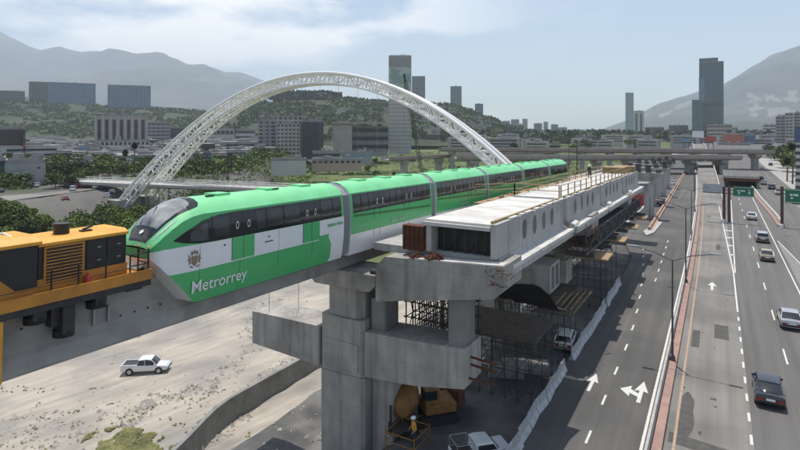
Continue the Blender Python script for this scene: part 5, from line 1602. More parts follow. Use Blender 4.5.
# city ahead and right
cnt = 0
while cnt < 50:
    px = random.uniform(500, 800); dp = random.uniform(520, 1700)
    p = at(px, 130, dp); p.z = -1
    if -60 < p.x < 75 and p.y < 760: continue
    if px < 620 and dp < 900: continue
    put_house(p, math.atan2(p.y, p.x) - PI / 2 + random.uniform(-.3, .3)); cnt += 1
random.seed(77)
WP = []
for wall, lab in (('white_wall', 'long white walled warehouse with flat roof'), ('grey_wall', 'long grey warehouse with flat roof'), ('cream', 'long cream coloured low block with flat roof'), ('brown_wall', 'long dark brown low block with flat roof')):
    for (w_, d_, h_) in ((11, 7, 7.0), (16, 9, 10.2)):
        h = [house_proto(wall, w_, d_, h_, lab, 'long low city blocks'), False, wall]; h[0].name = 'warehouse'; h[0]['category'] = 'warehouse'; WP.append(h)
def put_from(h, p, rz):
    o = h[0] if not h[1] else copy_tree(h[0]); h[1] = True; o.location = p; o.rotation_euler = (0, 0, rz)
cnt = 0
while cnt < 52:
    px = random.uniform(0, 540); dp = random.uniform(330, 680)
    p = at(px, 130, dp); p.z = -2
    if p.x > bank_x(p.y) - 50: continue
    put_from(random.choice(WP), p, math.atan2(p.y, p.x) - PI / 2 + random.uniform(-.3, .3)); cnt += 1
while cnt < 130:
    px = random.uniform(430, 800); dp = random.uniform(500, 1500)
    p = at(px, 130, dp); p.z = -1
    if -60 < p.x < 75 and p.y < 760: continue
    put_from(random.choice(WP), p, math.atan2(p.y, p.x) - PI / 2 + random.uniform(-.3, .3)); cnt += 1
for h in WP:
    if not h[1]: h[0].location = at(470, 125, 1250)
for h in HP:
    if not h[1]: h[0].location = at(450, 120, 1300)

# ------------------------------------------------------------------ trees
random.seed(33)
def crown_mesh(mb, rx, ry, rz_, zc, n, size, lobes=7, seed=0):
    rnd = random.Random(seed)
    L_ = [(rnd.uniform(-.55, .55) * rx, rnd.uniform(-.55, .55) * ry, zc + rnd.uniform(-.4, .5) * rz_, rnd.uniform(.35, .62)) for _ in range(lobes)] + [(0, 0, zc, .62)]
    for _ in range(n):
        lx, ly, lz, lr = rnd.choice(L_)
        th = rnd.uniform(0, 2 * PI); ph = math.acos(rnd.uniform(-.8, 1)); r = lr * (rnd.random() ** .25)
        p = Vector((lx + rx * r * math.sin(ph) * math.cos(th), ly + ry * r * math.sin(ph) * math.sin(th), lz + rz_ * r * math.cos(ph)))
        a = Vector((rnd.gauss(0, 1), rnd.gauss(0, 1), rnd.gauss(0, .6))).normalized(); c = a.cross(Vector((rnd.gauss(0, 1), rnd.gauss(0, 1), rnd.gauss(0, 1)))).normalized()
        s = size * rnd.uniform(.6, 1.3)
        mb.add([p - a * s, p + c * s * .6, p + a * s, p - c * s * .6], [(0, 1, 2, 3)])
def tree_proto(name, lab, cat, grp, rx, rz_, trunk, n, size, m, seed):
    t = thing(name, lab, cat, (0, 0, 0), 0, grp)
    b = MB(); crown_mesh(b, rx, rx, rz_, trunk + rz_ * .75, n, size, 8, seed); c_ = b.build('crown', m, t)
    b = MB(); b.tube([(0, 0, -.5), (.1, 0, trunk * .6), (.05, .1, trunk + rz_ * .5)], .22, 7, r1=.08)
    for k in range(4):
        a = k * 1.7 + seed; b.tube([(0, 0, trunk * .7), (math.cos(a) * rx * .45, math.sin(a) * rx * .45, trunk + rz_ * .7)], .10, 5, r1=.03)
    b.build('trunk', M['bark'], t)
    return t
def put_tree(pr_, p, s=1.0, label=None, group=None):
    if not pr_.get('_u'): o = pr_; pr_['_u'] = 1
    else: o = copy_tree(pr_)
    o.location = p; o.rotation_euler = (0, 0, random.uniform(0, 2 * PI)); o.scale = (s, s, s * random.uniform(.85, 1.15))
    if label: o['label'] = label
    if group: o['group'] = group
    ALLT.append(o); return o
ALLT = []
G1 = 'trees along the riverbank'
BT = [tree_proto('riverbank_tree', 'bright green bushy tree in the thicket along the riverbank', 'tree', G1, 3.6, 3.0, .9, 1500, .30, M['leaf_bright'], 1),
      tree_proto('riverbank_tree', 'mid green rounded tree in the thicket along the riverbank', 'tree', G1, 3.2, 2.8, 1.2, 1400, .30, M['leaf'], 2),
      tree_proto('riverbank_tree', 'dark green shady tree in the thicket along the riverbank', 'tree', G1, 3.0, 3.0, 1.4, 1400, .30, M['leaf_dark'], 3)]
n = 0
while n < 230:
    px = random.uniform(-20, 250); py = random.triangular(206, 252, 222)
    if px > 150: py = random.uniform(196, 212)
    if 40 < px < 128 and py < 214: continue
    q = gz(px, py, -11.5)
    if q.x < bank_x(q.y) - 4: q = gz(px, py, -3.5)
    put_tree(random.choice(BT[:2] if random.random() < .75 else BT), Vector((q.x, q.y, terr(q.x, q.y) - .2)), random.uniform(.75, 1.35)); n += 1
n = 0
while n < 55:
    px = random.uniform(250, 560); py = random.uniform(160, 176)
    q = gz(px, py, -12)
    if q.x < bank_x(q.y) - 8: continue
    put_tree(random.choice(BT), Vector((q.x, q.y, terr(q.x, q.y) - .4)), random.uniform(.35, .95)); n += 1
G2 = 'trees among the city buildings'
CT = [tree_proto('city_tree', 'broad dark green tree between city buildings', 'tree', G2, 4.2, 3.2, 2.0, 500, .6, M['leaf_dark'], 4),
      tree_proto('city_tree', 'broad mid green tree between city buildings', 'tree', G2, 4.6, 3.0, 2.0, 500, .6, M['leaf'], 5)]
n = 0
while n < 210:
    px = random.uniform(0, 530); dp = random.choice((random.uniform(185, 330), random.uniform(235, 420), random.uniform(300, 800)))
    p = at(px, 130, dp); p.z = -2.2
    if p.x > bank_x(p.y) - 24: continue
    put_tree(random.choice(CT), p, random.uniform(.5, 1.05)); n += 1
n = 0
while n < 60:
    px = random.uniform(490, 800); dp = random.uniform(420, 1100)
    p = at(px, 130, dp); p.z = -1
    if -50 < p.x < 68: continue
    put_tree(random.choice(CT), p, random.uniform(.7, 1.2)); n += 1
# trees on the right beside the pavement
G3 = 'street trees on the right pavement'
for (px, py, s, lab) in ((797, 172, 1.6, 'tall green street tree nearest the right border'), (789, 168, 1.5, 'dense green street tree second from the right border'), (781, 164, 1.3, 'rounded green street tree in the right row'),
                    (775, 160.5, 1.3, 'smaller green street tree further along the right row'), (770, 158, 1.2, 'farthest green street tree of the right row'), (803, 176, 1.7, 'green street tree cut by the right border')):
    q = gz(px, py, 0); put_tree(random.choice(CT), q, s, lab, G3)
def palm(px, py, h, lab, z=0.0):
    q = gz(px, py, z)
    t = thing('palm_tree', lab, 'palm tree', q, 0, 'fan palms')
    b = MB(); b.tube([(0, 0, -.5), (.15, 0, h * .5), (0, .1, h)], .28, 8, r1=.2); b.build('trunk', M['bark'], t)
    b = MB(); rnd = random.Random(int(px))
    for _ in range(150):
        a = rnd.uniform(0, 2 * PI); e = rnd.uniform(-1.1, 1.2); L_ = rnd.uniform(1.3, 2.1)
        d = Vector((math.cos(a) * math.cos(e), math.sin(a) * math.cos(e), math.sin(e))); s_ = d.cross(Vector((0, 0, 1))).normalized() * .28
        o_ = Vector((0, 0, h)); b.add([o_ + d * .2, o_ + d * L_ * .6 + s_, o_ + d * L_ + Vector((0, 0, -.25)), o_ + d * L_ * .6 - s_], [(0, 1, 2, 3)])
    b.build('crown', M['leaf_dark'], t)
palm(134.5, 178, 14, 'taller fan palm left of the arch foot', -2); palm(125.5, 178, 11, 'shorter fan palm left of the arch foot', -2)
palm(787, 181, 7.5, 'slim palm on the right pavement', 0); palm(792.5, 184, 13, 'taller palm on the right pavement near the border', 0)
for o in ALLT:
    if '_u' in o: del o['_u']
# hill woods : a far-off mass
def wood(name, label, px0, px1, crestf, D, n, spread, m, smin, smax, kmax=.5, seed=1):
    rnd = random.Random(seed); b = MB()
    for _ in range(n):
        px = rnd.uniform(px0, px1); k = rnd.random() ** 1.6 * kmax
        dens = noise.noise(Vector((px * .045, k * 6, seed)))
        if dens < -.1: continue
        py = crestf(px) + (138 - crestf(px)) * k - .1
        p = at(px, py, D * (1 - .4 * k)) if D < 1480 or kmax < .1 else (on_hill(px, crestf(px), 1500, 700, k, .15, .008, 9.7) if D < 1600 else on_hill(px, crestf(px), 1750, 900, k, .2, .006, 5.1))
        s = rnd.uniform(smin, smax)
        for _ in range(9):
            q = p + Vector((rnd.gauss(0, s * .5), rnd.gauss(0, s * .5), rnd.uniform(-.2, .9) * s))
            a = Vector((rnd.gauss(0, 1), rnd.gauss(0, 1), rnd.gauss(0, 1))).normalized(); c = a.cross(Vector((rnd.gauss(0, 1), rnd.gauss(0, 1), rnd.gauss(0, 1)))).normalized()
            b.add([q - a * s * .5, q + c * s * .4, q + a * s * .5, q - c * s * .4], [(0, 1, 2, 3)])
    tag(b.build(name, m), label, 'woodland', kind='stuff')
wood('hill_wood', 'dark trees covering the crest of the middle hill', 180, 520, lambda x: lerpk([(165, 138), (190, 126), (215, 114), (245, 107), (262, 104), (285, 99), (330, 97.5), (360, 101), (390, 102), (420, 104), (450, 106), (470, 111), (490, 120), (510, 128)], x), 1500, 5200, 0, M['leaf'], 4, 10, .95, 2)
wood('crest_wood', 'taller clump of trees along the top of the middle hill', 275, 342, lambda x: 98.5, 1495, 260, 0, M['leaf_dark'], 12, 22, .05, 5)
wood('hill_scrub_wood', 'scattered trees over the left hillside', -20, 230, lambda x: lerpk([(0, 97), (80, 103), (120, 107), (200, 112), (230, 118)], x), 1740, 5200, 0, M['leaf'], 4, 9, .95, 3)
wood('plain_wood', 'band of distant trees at the foot of the skyline', 430, 800, lambda x: 134.5, 1400, 700, 0, M['leaf_dark'], 6, 13, 1.0, 8)
b = MB(); rnd = random.Random(14); k = 0
while k < 3000:
    px = rnd.uniform(-20, 560); dp = rnd.choice((rnd.uniform(190, 420), rnd.uniform(250, 900)))
    p = at(px, 130, dp); p.z = -2
    if p.x > bank_x(p.y) - 22 or noise.noise(Vector((p.x * .02, p.y * .02, 1))) < -.16: k += .2; continue
    if 25 < px < 165 and dp < 215: k += .2; continue
    k += 1
    s = rnd.uniform(1.6, 4.2)
    for _ in range(26):
        q = p + Vector((rnd.gauss(0, s * .6), rnd.gauss(0, s * .6), abs(rnd.gauss(.6, .5)) * s))
        a = Vector((rnd.gauss(0, 1), rnd.gauss(0, 1), rnd.gauss(0, 1))).normalized(); c = a.cross(Vector((rnd.gauss(0, 1), rnd.gauss(0, 1), rnd.gauss(0, 1)))).normalized()
        b.add([q - a * s * .24, q + c * s * .2, q + a * s * .24, q - c * s * .2], [(0, 1, 2, 3)])
tag(b.build('city_greenery', M['leaf']), 'dark green clumps of greenery between the far city blocks', 'greenery', kind='stuff')
# scrub on the green riverbed
b = MB(); rnd = random.Random(4)
for _ in range(9500):
    Y = rnd.uniform(110, 640) ; X = rnd.uniform(bank_x(Y) - 8, -45)
    if Y + .35 * -X < 150 or fbm(X, Y, .02, 3) < -.05: continue
    s = rnd.uniform(.5, 1.5); z = terr(X, Y)
    for _ in range(5):
        q = Vector((X + rnd.gauss(0, s * .6), Y + rnd.gauss(0, s * .6), z + rnd.uniform(0, .9) * s))
        a = Vector((rnd.gauss(0, 1), rnd.gauss(0, 1), rnd.gauss(0, 1))).normalized(); c = a.cross(Vector((rnd.gauss(0, 1), rnd.gauss(0, 1), 1))).normalized()
        b.add([q - a * s * .45, q + c * s * .35, q + a * s * .45, q - c * s * .35], [(0, 1, 2, 3)])
for _ in range(4200):
    q_ = at(rnd.uniform(130, 400), 130, rnd.uniform(195, 420)); X, Y = q_.x, q_.y
    if X > bank_x(Y) + 8 or X < bank_x(Y) - 48 or (X > -195 and Y < 100): continue
    s = rnd.uniform(.6, 1.9); z = terr(X, Y)
    for _ in range(6):
        q = Vector((X + rnd.gauss(0, s * .6), Y + rnd.gauss(0, s * .6), z + rnd.uniform(0, .9) * s))
        a = Vector((rnd.gauss(0, 1), rnd.gauss(0, 1), rnd.gauss(0, 1))).normalized(); c = a.cross(Vector((rnd.gauss(0, 1), rnd.gauss(0, 1), 1))).normalized()
        b.add([q - a * s * .4, q + c * s * .3, q + a * s * .4, q - c * s * .3], [(0, 1, 2, 3)])
tag(b.build('scrub', M['leaf_bright']), 'low green scrub covering the far riverbed', 'scrub', kind='stuff')

# ------------------------------------------------------------------ vehicles
def car_mesh(kind):
    """returns dict of profiles. y forward, origin on the ground at the centre"""
    if kind == 'sedan': L_, W, prof, cab = 4.6, .90, [(-2.3, .42, .78), (-2.22, .30, .95), (-1.5, .24, 1.0), (-.6, .22, .98), (.9, .22, .95), (1.6, .24, .86), (2.2, .30, .70), (2.3, .40, .58)], [(-1.75, .98), (-1.05, 1.40), (-.1, 1.46), (.45, 1.40), (1.25, .94)]
    elif kind == 'suv': L_, W, prof, cab = 4.7, .95, [(-2.32, .5, .95), (-2.25, .35, 1.12), (-1.5, .28, 1.15), (.9, .28, 1.10), (1.6, .3, 1.04), (2.25, .36, .90), (2.35, .46, .72)], [(-2.2, 1.12), (-1.95, 1.62), (-.3, 1.72), (.35, 1.64), (1.1, 1.09)]
    elif kind == 'pickup': L_, W, prof, cab = 5.8, 1.0, [(-2.9, .6, 1.0), (-2.85, .45, 1.18), (-1.0, .42, 1.18), (.9, .42, 1.15), (1.7, .42, 1.14), (2.7, .48, 1.06), (2.9, .58, .86)], [(-.95, 1.17), (-.75, 1.78), (.3, 1.86), (.85, 1.76), (1.55, 1.14)]
    return L_, W, prof, cab
def vehicle(name, label, cat, kind, paint, loc, rz, group=None, detail=True):
    L_, W, prof, cab = car_mesh(kind)
    t = thing(name, label, cat, loc, rz, group)
    b = MB(); rings = []
    for i, (y, zl, zh) in enumerate(prof):
        e = .90 if i in (0, len(prof) - 1) else (.97 if i in (1, len(prof) - 2) else 1.0)
        w_ = W * e; zm = (zl + zh) / 2
        rings.append([(-w_ * .93, y, zl), (-w_, y, zl + .1), (-w_ * 1.0, y, zm + .05), (-w_ * .96, y, zh - .06), (-w_ * .86, y, zh), (0, y, zh + .025), (w_ * .86, y, zh), (w_ * .96, y, zh - .06), (w_, y, zm + .05), (w_, y, zl + .1), (w_ * .93, y, zl)])
    b.loft(rings, closed=True, caps=True)
    body = b.build('body', M[paint], t, smooth=True)
    # greenhouse: glass volume with painted roof on top
    b = MB(); rings = []
    for i, (y, z) in enumerate(cab):
        e = .80 if 0 < i < len(cab) - 1 else .9
        rings.append([(-W * .9, y, cab[0][1] - .04 if True else 0), (-W * e, y, z), (W * e, y, z), (W * .9, y, cab[-1][1] - .04)])
    rings = []
    zb0 = min(cab[0][1], cab[-1][1]) - .05
    for i, (y, z) in enumerate(cab):
        e = .78 if 0 < i < len(cab) - 1 else .88
        yb = y + (.0)
        rings.append([(-W * .90, y, zb0), (-W * e, y, z - .03), (-W * (e - .05), y, z), (W * (e - .05), y, z), (W * e, y, z - .03), (W * .90, y, zb0)])
    b.loft(rings, closed=True, caps=True)
    b.build('window_glass', M['glass_car'], t, smooth=True)
    b = MB(); rings = []
    for i, (y, z) in enumerate(cab[1:-1]):
        e = .79
        rings.append([(-W * e, y, z - .035), (-W * e * .93, y, z + .03), (0, y, z + .05), (W * e * .93, y, z + .03), (W * e, y, z - .035)])
    b.loft(rings, closed=True, caps=True)
    b.build('roof', M[paint], body, smooth=True)
    if detail:
        # pillars
        for s_ in (-1, 1):
            b = MB()
            b.tube([(s_ * W * .89, cab[-1][0] - .02, zb0 + .05), (s_ * W * .785, cab[-2][0], cab[-2][1] - .01)], .035, 5)
            b.tube([(s_ * W * .89, cab[0][0] + .03, zb0 + .05), (s_ * W * .785, cab[1][0], cab[1][1] - .01)], .05, 5)
            ym = (cab[1][0] + cab[-2][0]) / 2
            b.tube([(s_ * W * .895, ym, zb0 + .05), (s_ * W * .79, ym, cab[2][1] - .04)], .035, 5)
            b.build('pillar', M[paint], body)
            b = MB(); b.box(s_ * W * .98 - .09, s_ * W * .98 + .09, cab[-1][0] - .35, cab[-1][0] - .2, zb0 + .06, zb0 + .2); b.build('mirror', M[paint], t, bevel=.02)
            zt = prof[0][2] - .02
            b = MB(); b.box(s_ * W * .66 - .18, s_ * W * .66 + .18, -L_ / 2 - .015, -L_ / 2 + .12, zt - .24, zt - .04); b.build('tail_light', M['tail'], t)
            b = MB(); b.box(s_ * W * .66 - .18, s_ * W * .66 + .18, L_ / 2 - .14, L_ / 2 + .012, prof[-1][2] - .2, prof[-1][2] - .05); b.build('headlight', M['lamp_glass'], t)
        b = MB(); b.box(-W * .88, W * .88, -L_ / 2 - .06, -L_ / 2 + .1, prof[0][1], prof[0][1] + .17); b.build('bumper', M['black'] if paint != 'car_white' else M['chrome'], t, bevel=.02)
        b = MB(); b.box(-.26, .26, -L_ / 2 - .075, -L_ / 2 - .06, prof[0][1] + .2, prof[0][1] + .34); b.build('number_plate', M['white'], t)
        b = MB(); b.box(-W * .88, W * .88, L_ / 2 - .1, L_ / 2 + .05, prof[-1][1] - .05, prof[-1][1] + .12); b.build('bumper', M['black'], t, bevel=.02)
        if kind == 'pickup':
            b = MB(); b.box(-W * .80, W * .80, -2.75, -1.05, 1.175, 1.215); b.build('cargo_bed', M['black'], t)
            for s_ in (-1, 1):
                b = MB(); b.box(s_ * W * .88 - .07, s_ * W * .88 + .07, -2.85, -1.0, 1.14, 1.27); b.build('bed_rail', M[paint], body)
            b = MB(); b.box(-W * .9, W * .9, -2.88, -2.76, .75, 1.26); b.build('tailgate', M[paint], body)
    wy = L_ * .31
    for y in (-wy, wy):
        for s_ in (-1, 1):
            r = .34 if kind != 'pickup' else .42
            b = MB(); b.disc((s_ * (W - .11), y, r), (1, 0, 0), r, .24, 18); wh = b.build('wheel', M['rubber'], t)
            if detail:
                b = MB(); b.disc((s_ * (W + .012), y, r), (1, 0, 0), r * .62, .03, 12); b.build('rim', M['chrome'], wh)
                b = MB(); b.disc((s_ * (W + .002), y, r + .02), (1, 0, 0), r * 1.16, .012, 18); b.build('wheel_arch', M['black'], t)
    return t
def on(px, py, z=0.0):
    q = gz(px, py, z); q.z = z + .01; return q
CG = 'cars on the highway'
vehicle('car', 'black sedan nearest the camera in the main road', 'car', 'sedan', 'car_black', on(768, 396), 0, CG)
vehicle('car', 'silver sedan ahead of the black one near the right border', 'car', 'sedan', 'car_silver', on(789.5, 324), 0, CG)
vehicle('car', 'beige gold car third from the camera on the main road', 'car', 'sedan', 'car_gold', on(766.5, 259), 0, CG)
vehicle('car', 'silver grey car just ahead of the beige one', 'car', 'suv', 'car_silver', on(762, 241), 0, CG)
vehicle('car', 'small white car farther along the main road near the green sign', 'car', 'sedan', 'car_white', on(751.5, 219), 0, CG)
for (px, py, pt, kd, lab) in ((760.5, 180.5, 'car_black', 'suv', 'dark car farthest in the short line right of the bridge'), (763.5, 184.5, 'car_silver', 'sedan', 'pale car second in the line right of the bridge'),
        (771.5, 189, 'car_grey', 'suv', 'dark grey car middle of the line right of the bridge'), (778.5, 194.5, 'car_white', 'sedan', 'white car beside the right green sign post'),
        (795.5, 203, 'car_black', 'suv', 'black car below the right green sign'), (761.5, 168.5, 'car_white', 'sedan', 'tiny white car on the far side road'), (770.5, 165.5, 'car_black', 'sedan', 'tiny dark car parked by the far pavement')):
    vehicle('car', lab, 'car', kd, pt, on(px, py), 0, CG, detail=(py > 185))
vehicle('car', 'dark car on the slip road left of the divider', 'car', 'suv', 'car_black', on(661, 205), .05, 'cars on the slip road')
vehicle('car', 'white car farther along the slip road', 'car', 'sedan', 'car_white', on(672.5, 184.5), .1, 'cars on the slip road', False)
vehicle('car', 'grey car farthest along the slip road', 'car', 'sedan', 'car_silver', on(664.5, 174.5), .1, 'cars on the slip road', False)
pq = gz(146.5, 372, -12.4)
vehicle('pickup_truck', 'white crew cab pickup truck parked on the bare riverbed', 'pickup truck', 'pickup', 'car_white', Vector((pq.x, pq.y, terr(pq.x, pq.y) + .02)), math.atan2(RT.y, RT.x) - PI / 2 + .12)
vehicle('car', 'white car parked in the deep shade beside the fence', 'car', 'suv', 'car_white', on(566, 345, -.35), .1).scale = (.85, .85, .85)
for (px, py, pt, a, lab) in ((65, 200.5, 'car_red', 1.2, 'dark red car by itself in the car park beyond the trees'), (107, 197.5, 'car_silver', 1.0, 'silver car in the car park near the arch foot'), (112, 194, 'car_black', .9, 'black car behind the silver one in the car park'),
                         (46, 185, 'car_grey', .8, 'grey car in front of the louvred building'), (38, 186, 'car_silver', .8, 'silver car at the left end of the car park'), (95, 188, 'car_white', 1.1, 'white car at the back of the car park')):
    vehicle('car', lab, 'car', 'sedan', pt, on(px, py, -2.0), a, 'cars in the far car park', False)

# car park and street on the far bank
b = MB()
P_ = [gz(0, 196, -1.97), gz(150, 190, -1.97), gz(160, 199, -1.97), gz(130, 208, -1.97), gz(-20, 216, -1.97)]
P_ = [Vector((min(v.x, bank_x(v.y) - 25), v.y, -1.96)) for v in P_]
b.add(P_, [tuple(range(len(P_)))]); struct('car_park', b, M['asphalt_light'])
random.seed(91)
for k in range(26):
    px = random.uniform(0, 170); py = random.uniform(183, 197); q_ = gz(px, py, -1.95)
    if q_.x > bank_x(q_.y) - 22: continue
    c_ = random.choice(['car_white', 'car_silver', 'car_grey', 'car_black', 'car_red', 'car_blue'])
    vehicle('car', 'small parked %s car in the far car park row' % c_.split('_')[1], 'car', random.choice(['sedan', 'suv']), c_, q_, random.choice([1.0, 1.1, -.5]), 'parked cars on the far bank', False)
# white service truck at the bottom edge
sp = on(479, 460, -.35)
sv = thing('service_truck', 'white service pickup with roof frame parked in the shade at the bottom edge', 'truck', sp, -.75); sv.scale = (.72, .72, .72)
b = MB(); b.box(-.95, .95, -2.4, 2.5, .45, 1.05); b.box(-.93, .93, .75, 2.45, 1.05, 1.2); b.build('body', M['car_white'], sv, bevel=.06)
b = MB(); b.extr([(-.6, 1.05), (1.5, 1.05), (.95, 1.75), (.0, 1.85), (-.6, 1.8)], 'x', -.88, .88); b.build('cab', M['car_white'], sv, bevel=.05)
b = MB(); b.extr([(1.02, 1.74), (1.12, 1.66), (1.56, 1.12), (1.46, 1.14)], 'x', -.76, .76); b.build('windscreen', M['glass_car'], sv)
for s_ in (-1, 1):
    b = MB(); b.extr([(-.45, 1.2), (1.25, 1.2), (.88, 1.68), (-.45, 1.7)], 'x', s_ * .885 - .01, s_ * .885 + .01); b.build('side_window', M['glass_car'], sv)
    for y in (-1.5, 1.55):
        b = MB(); b.disc((s_ * .85, y, .36), (1, 0, 0), .36, .24, 18); wh = b.build('wheel', M['rubber'], sv)
        b = MB(); b.disc((s_ * .98, y, .36), (1, 0, 0), .2, .03, 12); b.build('rim', M['chrome'], wh)
b = MB()
for x in (-.85, .85):
    b.tube([(x, -2.3, 1.0), (x, -2.3, 1.95), (x, -.8, 1.95), (x, -.8, 1.0)], .035, 6)
b.tube([(-.85, -2.3, 1.95), (.85, -2.3, 1.95)], .035, 6); b.tube([(-.85, -.8, 1.95), (.85, -.8, 1.95)], .035, 6)
b.build('roof_rack', M['steel'], sv)
b = MB(); b.box(-.8, .8, -2.3, -.7, 1.052, 1.09); b.build('cargo_bed', M['black'], sv)

# concrete mixer trailer with orange drum, in the shade
mp_ = on(404, 424, -.35)
cm = thing('concrete_mixer', 'orange drum concrete mixer on wheels in the shade behind the column', 'concrete mixer', mp_, .5)
b = MB(); rings = []
for (y, r) in ((-1.5, .35), (-1.2, .7), (-.5, 1.0), (.4, 1.0), (1.1, .62), (1.5, .4)):
    rings.append([(r * math.cos(2 * PI * k / 20), y, 1.9 + r * math.sin(2 * PI * k / 20) + y * .2) for k in range(20)])
b.loft(rings, closed=True, caps=True); b.build('drum', M['orange_shaded'], cm, smooth=True)
b = MB(); b.box(-.8, .8, -2.0, 2.0, .6, .8); b.box(-.9, -.75, -1.5, -1.3, .8, 1.9); b.box(.75, .9, -1.5, -1.3, .8, 1.9); b.box(-.9, -.75, 1.1, 1.3, .8, 2.1); b.box(.75, .9, 1.1, 1.3, .8, 2.1); b.build('chassis', M['dark_steel'], cm)
b = MB(); b.box(-.6, .6, 1.5, 2.4, .8, 1.7); b.build('engine_cover', M['orange_shaded'], cm, bevel=.05)
for s_ in (-1, 1):
    for y in (-1.2, 1.2): b = MB(); b.disc((s_ * .85, y, .42), (1, 0, 0), .42, .25, 16); b.build('wheel', M['rubber'], cm)
# telehandler / excavator with yellow arm
ep = on(434, 418, -.35)
ex_ = thing('excavator', 'small yellow orange excavator with folded arm in deep shade', 'excavator', ep, 2.4)
for s_ in (-1, 1):
    b = MB(); b.extr([(-1.3, .0), (1.3, .0), (1.55, .3), (1.3, .6), (-1.3, .6), (-1.55, .3)], 'x', s_ * .85 - .22, s_ * .85 + .22); b.build('track', M['rubber'], ex_)
b = MB(); b.box(-.95, .95, -1.3, .9, .7, 1.35); b.build('house', M['orange_shaded'], ex_, bevel=.08)
b = MB(); b.box(-.9, -.05, -.1, .95, 1.36, 2.45); b.build('cab', M['orange_shaded'], ex_, bevel=.05)
b = MB(); b.box(-.92, -.03, .1, .97, 1.7, 2.3); b.build('cab_window', M['glass_car'], ex_)
b = MB(); b.extr([(.8, 1.1), (2.1, 2.7), (3.1, 2.9), (3.15, 2.6), (2.2, 2.35), (1.1, 1.0)], 'x', .15, .45); b.build('boom', M['orange_shaded'], ex_)
b = MB(); b.extr([(3.0, 3.0), (3.25, 2.9), (2.7, 1.2), (2.5, 1.25)], 'x', .18, .42); b.build('arm', M['orange_shaded'], ex_)
b = MB(); b.extr([(2.45, 1.3), (2.85, 1.2), (3.0, .7), (2.5, .5), (2.2, .8)], 'x', 0, .6); b.build('bucket', M['dark_steel'], ex_)
# red plate compactor like box stack
b = MB(); q = on(452, 404, -.35); b.box(q.x - .8, q.x + .8, q.y - .6, q.y + .6, -.35, 1.0); tk = thing('fuel_tank', 'rusty brown site tank on skids beside the excavator', 'tank', q)
b.build('tank', M['rust'], tk, world=True, bevel=.12)
b = MB(); b.tube([(q.x, q.y, 1.0), (q.x, q.y, 1.25)], .12, 8); b.build('filler', M['dark_steel'], tk, world=True)

# site guard frame with yellow tubes
yp = on(408, 447, -.35)
gf = thing('guard_frame', 'yellow tube guard frame around a pit beside the person', 'guard rail', yp)
for (x, y) in ((-1, -1), (1, -1), (1, 1), (-1, 1)):
    b = MB(); b.tube([(yp.x + x, yp.y + y, -.35), (yp.x + x, yp.y + y, .95)], .04, 6); b.build('post', M['orange_shaded'], gf, world=True)
for h in (.6, 1.15):
    b = MB()
    b.tube([(yp.x + x, yp.y + y, h - .35) for (x, y) in ((-1, -1), (1, -1), (1, 1), (-1, 1), (-1, -1))], .035, 6); b.build('rail', M['orange_shaded'], gf, world=True)

# ------------------------------------------------------------------ people
def person(label, loc, rz, top, legs, helmet=None, s=1.0, arms=0.2):
    J = {'pel': (0, 0, .95), 'che': (0, .02, 1.30), 'nek': (0, .02, 1.48), 'hd': (0, .04, 1.60)}
    vs = []; ed = []; rad = []
    def v(p, r): vs.append(p); rad.append(r); return len(vs) - 1
    pel = v((0, 0, .95), .15); wa = v((0, 0, 1.1), .135); che = v((0, .01, 1.33), .165); nek = v((0, .01, 1.47), .065); hd0 = v((0, .03, 1.56), .09); hd1 = v((0, .03, 1.66), .10)
    ed += [(pel, wa), (wa, che), (che, nek), (nek, hd0), (hd0, hd1)]
    for sd in (-1, 1):
        hip = v((sd * .10, 0, .88), .105); kn = v((sd * .12, .04 * sd, .48), .068); an_ = v((sd * .13, -.02 + .05 * sd, .09), .045); toe = v((sd * .15, .15 + .05 * sd, .04), .04)
        ed += [(pel, hip), (hip, kn), (kn, an_), (an_, toe)]
        sh_ = v((sd * .19, .01, 1.40), .07); el = v((sd * .27, -.02, 1.13), .047); wr_ = v((sd * .25, arms, .92), .033); ha = v((sd * .24, arms + .09, .87), .038)
        ed += [(che, sh_), (sh_, el), (el, wr_), (wr_, ha)]
    me = bpy.data.meshes.new('body'); me.from_pydata([tuple(Vector(p) * s) for p in vs], ed, []); 
    o = bpy.data.objects.new('person', me); COL.objects.link(o)
    md = o.modifiers.new('skin', 'SKIN'); md.use_smooth_shade = True
    for i, r in enumerate(rad): me.skin_vertices[0].data[i].radius = (r * s, r * s)
    me.skin_vertices[0].data[0].use_root = True
    o.modifiers.new('sub', 'SUBSURF').levels = 1
    o.location = loc; o.rotation_euler = (0, 0, rz)
    # bake the skin so that faces can take clothing colours
    dg = bpy.context.evaluated_depsgraph_get(); m2 = bpy.data.meshes.new_from_object(o.evaluated_get(dg)); o.modifiers.clear(); o.data = m2; m2.name = 'person'
    m2.materials.clear()
    for x in (M[legs], M[top], M['skin']): m2.materials.append(x)
    for p in m2.polygons:
        c = p.center / s
        p.material_index = 0 if c.z < .98 and abs(c.x) < .215 else (2 if c.z > 1.47 or (c.z < 1.0 and abs(c.x) > .2) else 1)
        p.use_smooth = True
    tag(o, label, 'person')
    if helmet:
        b = MB(); b.ball((0, .03 * s, 1.70 * s), .135 * s, (1, 1.15, .85), 12, 7); b.tube([(0, .05 * s, 1.68 * s), (0, .05 * s, 1.695 * s)], .17 * s, 14); b.build('helmet', M[helmet], o, smooth=True)
    else:
        b = MB(); b.ball((0, .01 * s, 1.69 * s), .115 * s, (1, 1.1, .9), 10, 7); b.build('hair', M['black'], o, smooth=True)
    return o
person('person in hi vis vest and white helmet standing by the yellow guard frame', on(414, 446, -.35), 2.5, 'hivis', 'cloth_dark', 'white', 1.04)
person('person in dark clothes standing on the far shaded ground near the fence', on(571, 303, -.35), 1.0, 'cloth_dark', 'cloth_dark', 'white')
pd_ = Vector((-14.2, 72, 13.76 + st(72)))
